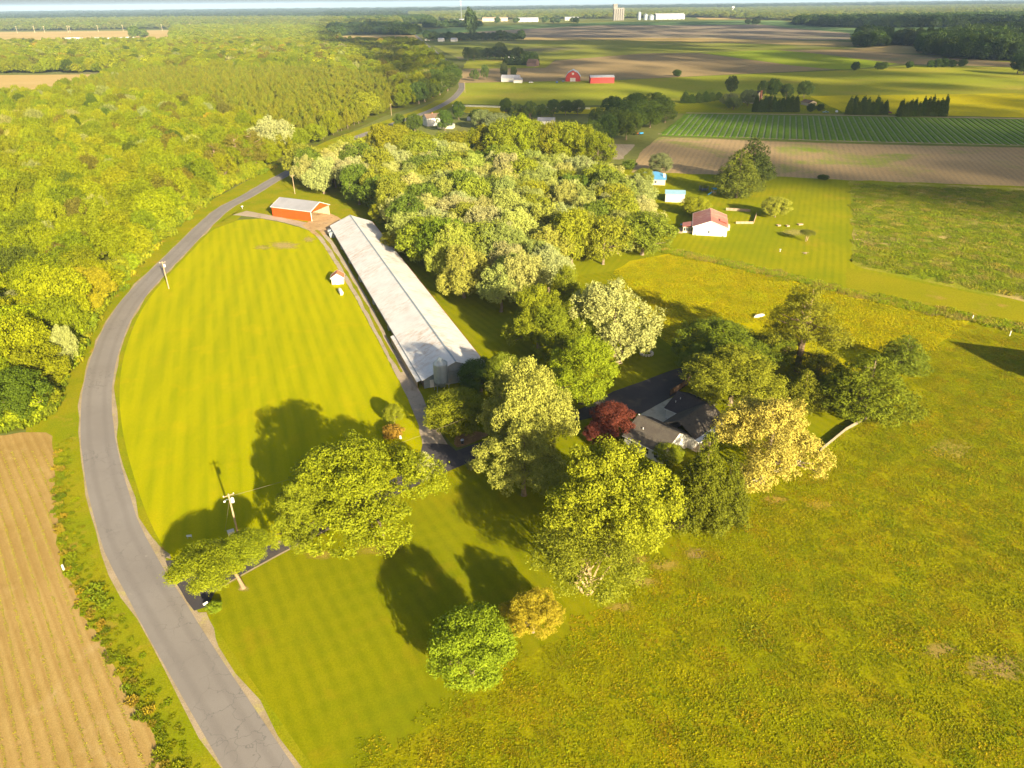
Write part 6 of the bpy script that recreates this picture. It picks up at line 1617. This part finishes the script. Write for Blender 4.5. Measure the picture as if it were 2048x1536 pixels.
RP = fill(GP([(1706, 368), (1900, 376), (2300, 390), (2300, 646), (1840, 556), (1712, 528)]), 3.4, 0.45, seed=76)
tufts('rough_weeds', 'rank weeds and dead stalks of the rough field at the right', RP, FT, 1.0, 1.5, [(0.16, 0.185, 0.008), (0.19, 0.20, 0.009), (0.24, 0.20, 0.04), (0.14, 0.165, 0.008)], 77, zs=1.8)
HL = resample(GP([(1320, 500), (1440, 524), (1560, 552), (1700, 585), (1860, 622), (2300, 706)]), 210)
HL = np.vstack([HL + rr.normal(0, 1.4, HL.shape) for _ in range(3)])
tufts('ditch_weeds', 'weedy ditch line between the meadow and the mown strip', HL, FT, 0.7, 1.2, [(0.17, 0.205, 0.006), (0.22, 0.225, 0.007), (0.25, 0.19, 0.04)], 78, zs=3.0)
DT = proto_tufts('roadside_weeds', [(2.4, 60, 0.075, 0.55, 0.8), (2.4, 50, 0.09, 0.45, 0.9), (2.4, 70, 0.06, 0.4, 0.7)], (190, 1180), (0.17, 0.2, 0.01))
DP = fill(GP([(112, 880), (146, 870), (150, 960), (166, 1045), (184, 1115), (220, 1185), (258, 1258), (315, 1362), (420, 1545), (470, 1640), (352, 1640), (335, 1536), (308, 1460), (268, 1390), (222, 1310), (172, 1230), (130, 1130), (118, 1060), (115, 960)]), 1.5, 0.45, seed=79)
tufts('roadside_weeds', 'leafy weeds of the ditch between the road and the seedling field', DP, DT, 0.22, 0.45, [(0.190, 0.195, 0.003), (0.165, 0.180, 0.003), (0.21, 0.20, 0.004)], 80)
EP = resample(GP([(116, 900), (118, 1000), (124, 1080), (140, 1140), (182, 1235), (230, 1315), (276, 1395), (315, 1470), (345, 1560)]), 130)
EP = EP + rr.normal(0, 0.55, EP.shape)
tufts('ditch_brush', 'taller dark brush along the seedling field edge', EP, DT, 0.3, 0.65, [(0.14, 0.16, 0.005), (0.18, 0.19, 0.005), (0.27, 0.19, 0.02)], 81, zs=1.3)
# edge of the wood: low scrub hiding the trunks' feet
SP = resample(GP([(0, 866), (100, 842), (140, 770), (160, 715), (228, 604), (296, 518), (400, 420), (466, 374), (545, 338)]), 150)
SP = np.vstack([SP + rr.normal(0, 1.5, SP.shape) - np.array((4.5, 0)) for _ in range(2)])
tufts('wood_edge_scrub', 'low scrub along the wood edge beside the road', SP, DT, 1.2, 2.4, [(0.17, 0.19, 0.008), (0.13, 0.155, 0.01), (0.22, 0.2, 0.012)], 82, zs=1.5)
BP = resample(GP([(0, 858), (95, 836), (128, 762), (150, 706), (215, 604), (284, 516), (388, 418), (454, 374), (530, 338)]), 58) - np.array((2.0, 0))
for i, (x, y) in enumerate(BP):
    x += rr.normal(0, 1.0); y += rr.normal(0, 1.0)
    plant('shrub', x, y, rr.uniform(5, 8), rr.uniform(4.5, 8), jit((0.17, 0.185, 0.008), rr, 0.2), nth_far(i), name='shrub', cat='shrub', group='bushes along the wood edge', rotz=rr.uniform(0, 6.28))
# seedling rows
SEED = tuft_patch('seedlings', 0.42, 7, 0.022, 0.07, 90, lean=1.1, tint=(0.25, 0.24, 0.02)); p = G(60, 1300); SEED.location = (p[0], p[1], 0.06)
tag(SEED, 'clump of crop seedlings in the middle of the soil field', 'seedlings', kind='stuff')
SF = GP([(-60, 905), (100, 900), (104, 960), (106, 1060), (116, 1130), (156, 1230), (206, 1310), (252, 1390), (290, 1460), (315, 1536), (340, 1650), (-140, 1650)])
d = np.array((math.sin(AZ_ROWS), math.cos(AZ_ROWS))); nrm = np.array((d[1], -d[0]))
cen = SF.mean(0); aa, bb = np.meshgrid(np.arange(-90, 90, 1.7), np.arange(-110, 110, 0.36))
A = aa.ravel() + rr.normal(0, 0.05, aa.size) + 1.2 * np.sin(bb.ravel() / 42); B = bb.ravel() + rr.uniform(-0.15, 0.15, aa.size)
Q = cen + A[:, None] * nrm + B[:, None] * d
Q = Q[in_poly(Q[:, 0], Q[:, 1], SF)]
Q = Q[rr.uniform(size=len(Q)) < 0.85]
tufts('seedling_rows', 'rows of young crop seedlings in the brown soil field', Q, [SEED], 0.7, 1.2, [(0.33, 0.29, 0.03), (0.28, 0.265, 0.02)], 91)
# row crop on the right: raised green rows
RC = GP([(1374, 228), (1700, 233), (2400, 247), (2400, 299), (1660, 282), (1320, 270)])
d = np.array((math.sin(AZ_BERRY), math.cos(AZ_BERRY))); nrm = np.array((d[1], -d[0])); cen = RC.mean(0)
M_ROW = surf('crop_row', (0.080, 0.145, 0.012), (0.105, 0.165, 0.015), None, s1=0.1, sf=1.2, fine=0.3)
M_STRAW = surf('straw_strip', (0.20, 0.22, 0.12), (0.16, 0.19, 0.09), None, s1=0.1, sf=1.0, fine=0.2)
rows_t = tag(bpy.data.objects.new('crop_rows', None), 'long parallel green crop rows with pale straw between them', 'crop', None, 'stuff'); COL.objects.link(rows_t)
mb, ms = MB(), MB()
for k, a in enumerate(np.arange(-620, 620, 4.4)):
    base = cen + nrm * a
    ts = np.arange(-260, 260, 2.0); Qp = base + ts[:, None] * d
    ok = in_poly(Qp[:, 0], Qp[:, 1], RC)
    if ok.sum() < 3: continue
    p0, p1 = Qp[ok][0], Qp[ok][-1]
    w = 1.25
    mb.slab([(*(p0 - nrm * w), 0.06), (*(p1 - nrm * w), 0.06), (*(p1 + nrm * w), 0.06), (*(p0 + nrm * w), 0.06)], (0, 0, 0.32))
    q0, q1 = p0 + nrm * 2.2, p1 + nrm * 2.2
    ms.quad((*(q0 - nrm * 0.5), 0.075), (*(q1 - nrm * 0.5), 0.075), (*(q1 + nrm * 0.5), 0.075), (*(q0 + nrm * 0.5), 0.075))
mb.build('crop_row', M_ROW, rows_t)['kind'] = 'stuff'; ms.build('straw_strip', M_STRAW, rows_t)['kind'] = 'stuff'

# ------------------------------------------------------------------ the cloud whose shadow lies on the middle distance, and the haze
SHADE = GP([(930, 222), (860, 214), (815, 192), (790, 150), (740, 108), (650, 96), (640, 88), (640, 52), (1000, 50), (1340, 42), (1600, 46), (1900, 46), (2300, 52), (2500, 120), (2500, 350), (2250, 395), (1900, 392), (1700, 372), (1500, 335), (1340, 300), (1215, 282), (1150, 235)])
ALT = 900.0
shift = np.array((SUN_DIR.x, SUN_DIR.y)) / SUN_DIR.z * ALT
m, nt, out = new_mat('cloud_vapour'); q = NT(nt)
df = q.n('ShaderNodeBsdfDiffuse'); df.inputs[0].default_value = (0.9, 0.9, 0.9, 1)
trn = q.n('ShaderNodeBsdfTransparent'); mx = q.n('ShaderNodeMixShader'); mx.inputs[0].default_value = 0.08
q.l(trn.outputs[0], mx.inputs[1]); q.l(df.outputs[0], mx.inputs[2]); q.l(mx.outputs[0], out.inputs[0])
M_CLOUD = m
bm = bmesh.new(); bmesh.ops.create_icosphere(bm, subdivisions=2, radius=1.0)
iv = np.array([v.co[:] for v in bm.verts]); iface = [tuple(v.index for v in f.verts) for f in bm.faces]; bm.free()
cb = MB()
rr = np.random.default_rng(99)
def blob(x, y, sz):
    wob = 1 + rr.normal(0, 0.06, (len(iv), 1))
    vv = iv * wob * np.array((sz, sz, sz * 0.13)) + np.array((x + shift[0], y + shift[1], ALT + rr.uniform(-2, 2)))
    cb.add(vv, iface)
for (x, y) in fill(SHADE, 130, 0.3, seed=98): blob(x, y, rr.uniform(95, 130))
for (x, y) in resample(np.vstack([SHADE, SHADE[:1]]), 260): blob(x + rr.normal(0, 12), y + rr.normal(0, 12), rr.uniform(22, 50))
co = cb.build('cloud', M_CLOUD, None, smooth=True); co['kind'] = 'structure'

hzb = MB().box((0, 19000, 74.0), (60000, 44000, 150.0)).build('haze', None, None)
m, nt, out = new_mat('haze_air'); q = NT(nt)
pv = q.n('ShaderNodeVolumePrincipled'); pv.inputs['Color'].default_value = (0.50, 0.68, 0.95, 1); pv.inputs['Density'].default_value = 0.000045
pv.inputs['Anisotropy'].default_value = 0.0
q.l(pv.outputs[0], out.inputs['Volume'])
hzb.data.materials.append(m); tag(hzb, "thin bluish summer haze over the whole landscape", "haze", kind="stuff")
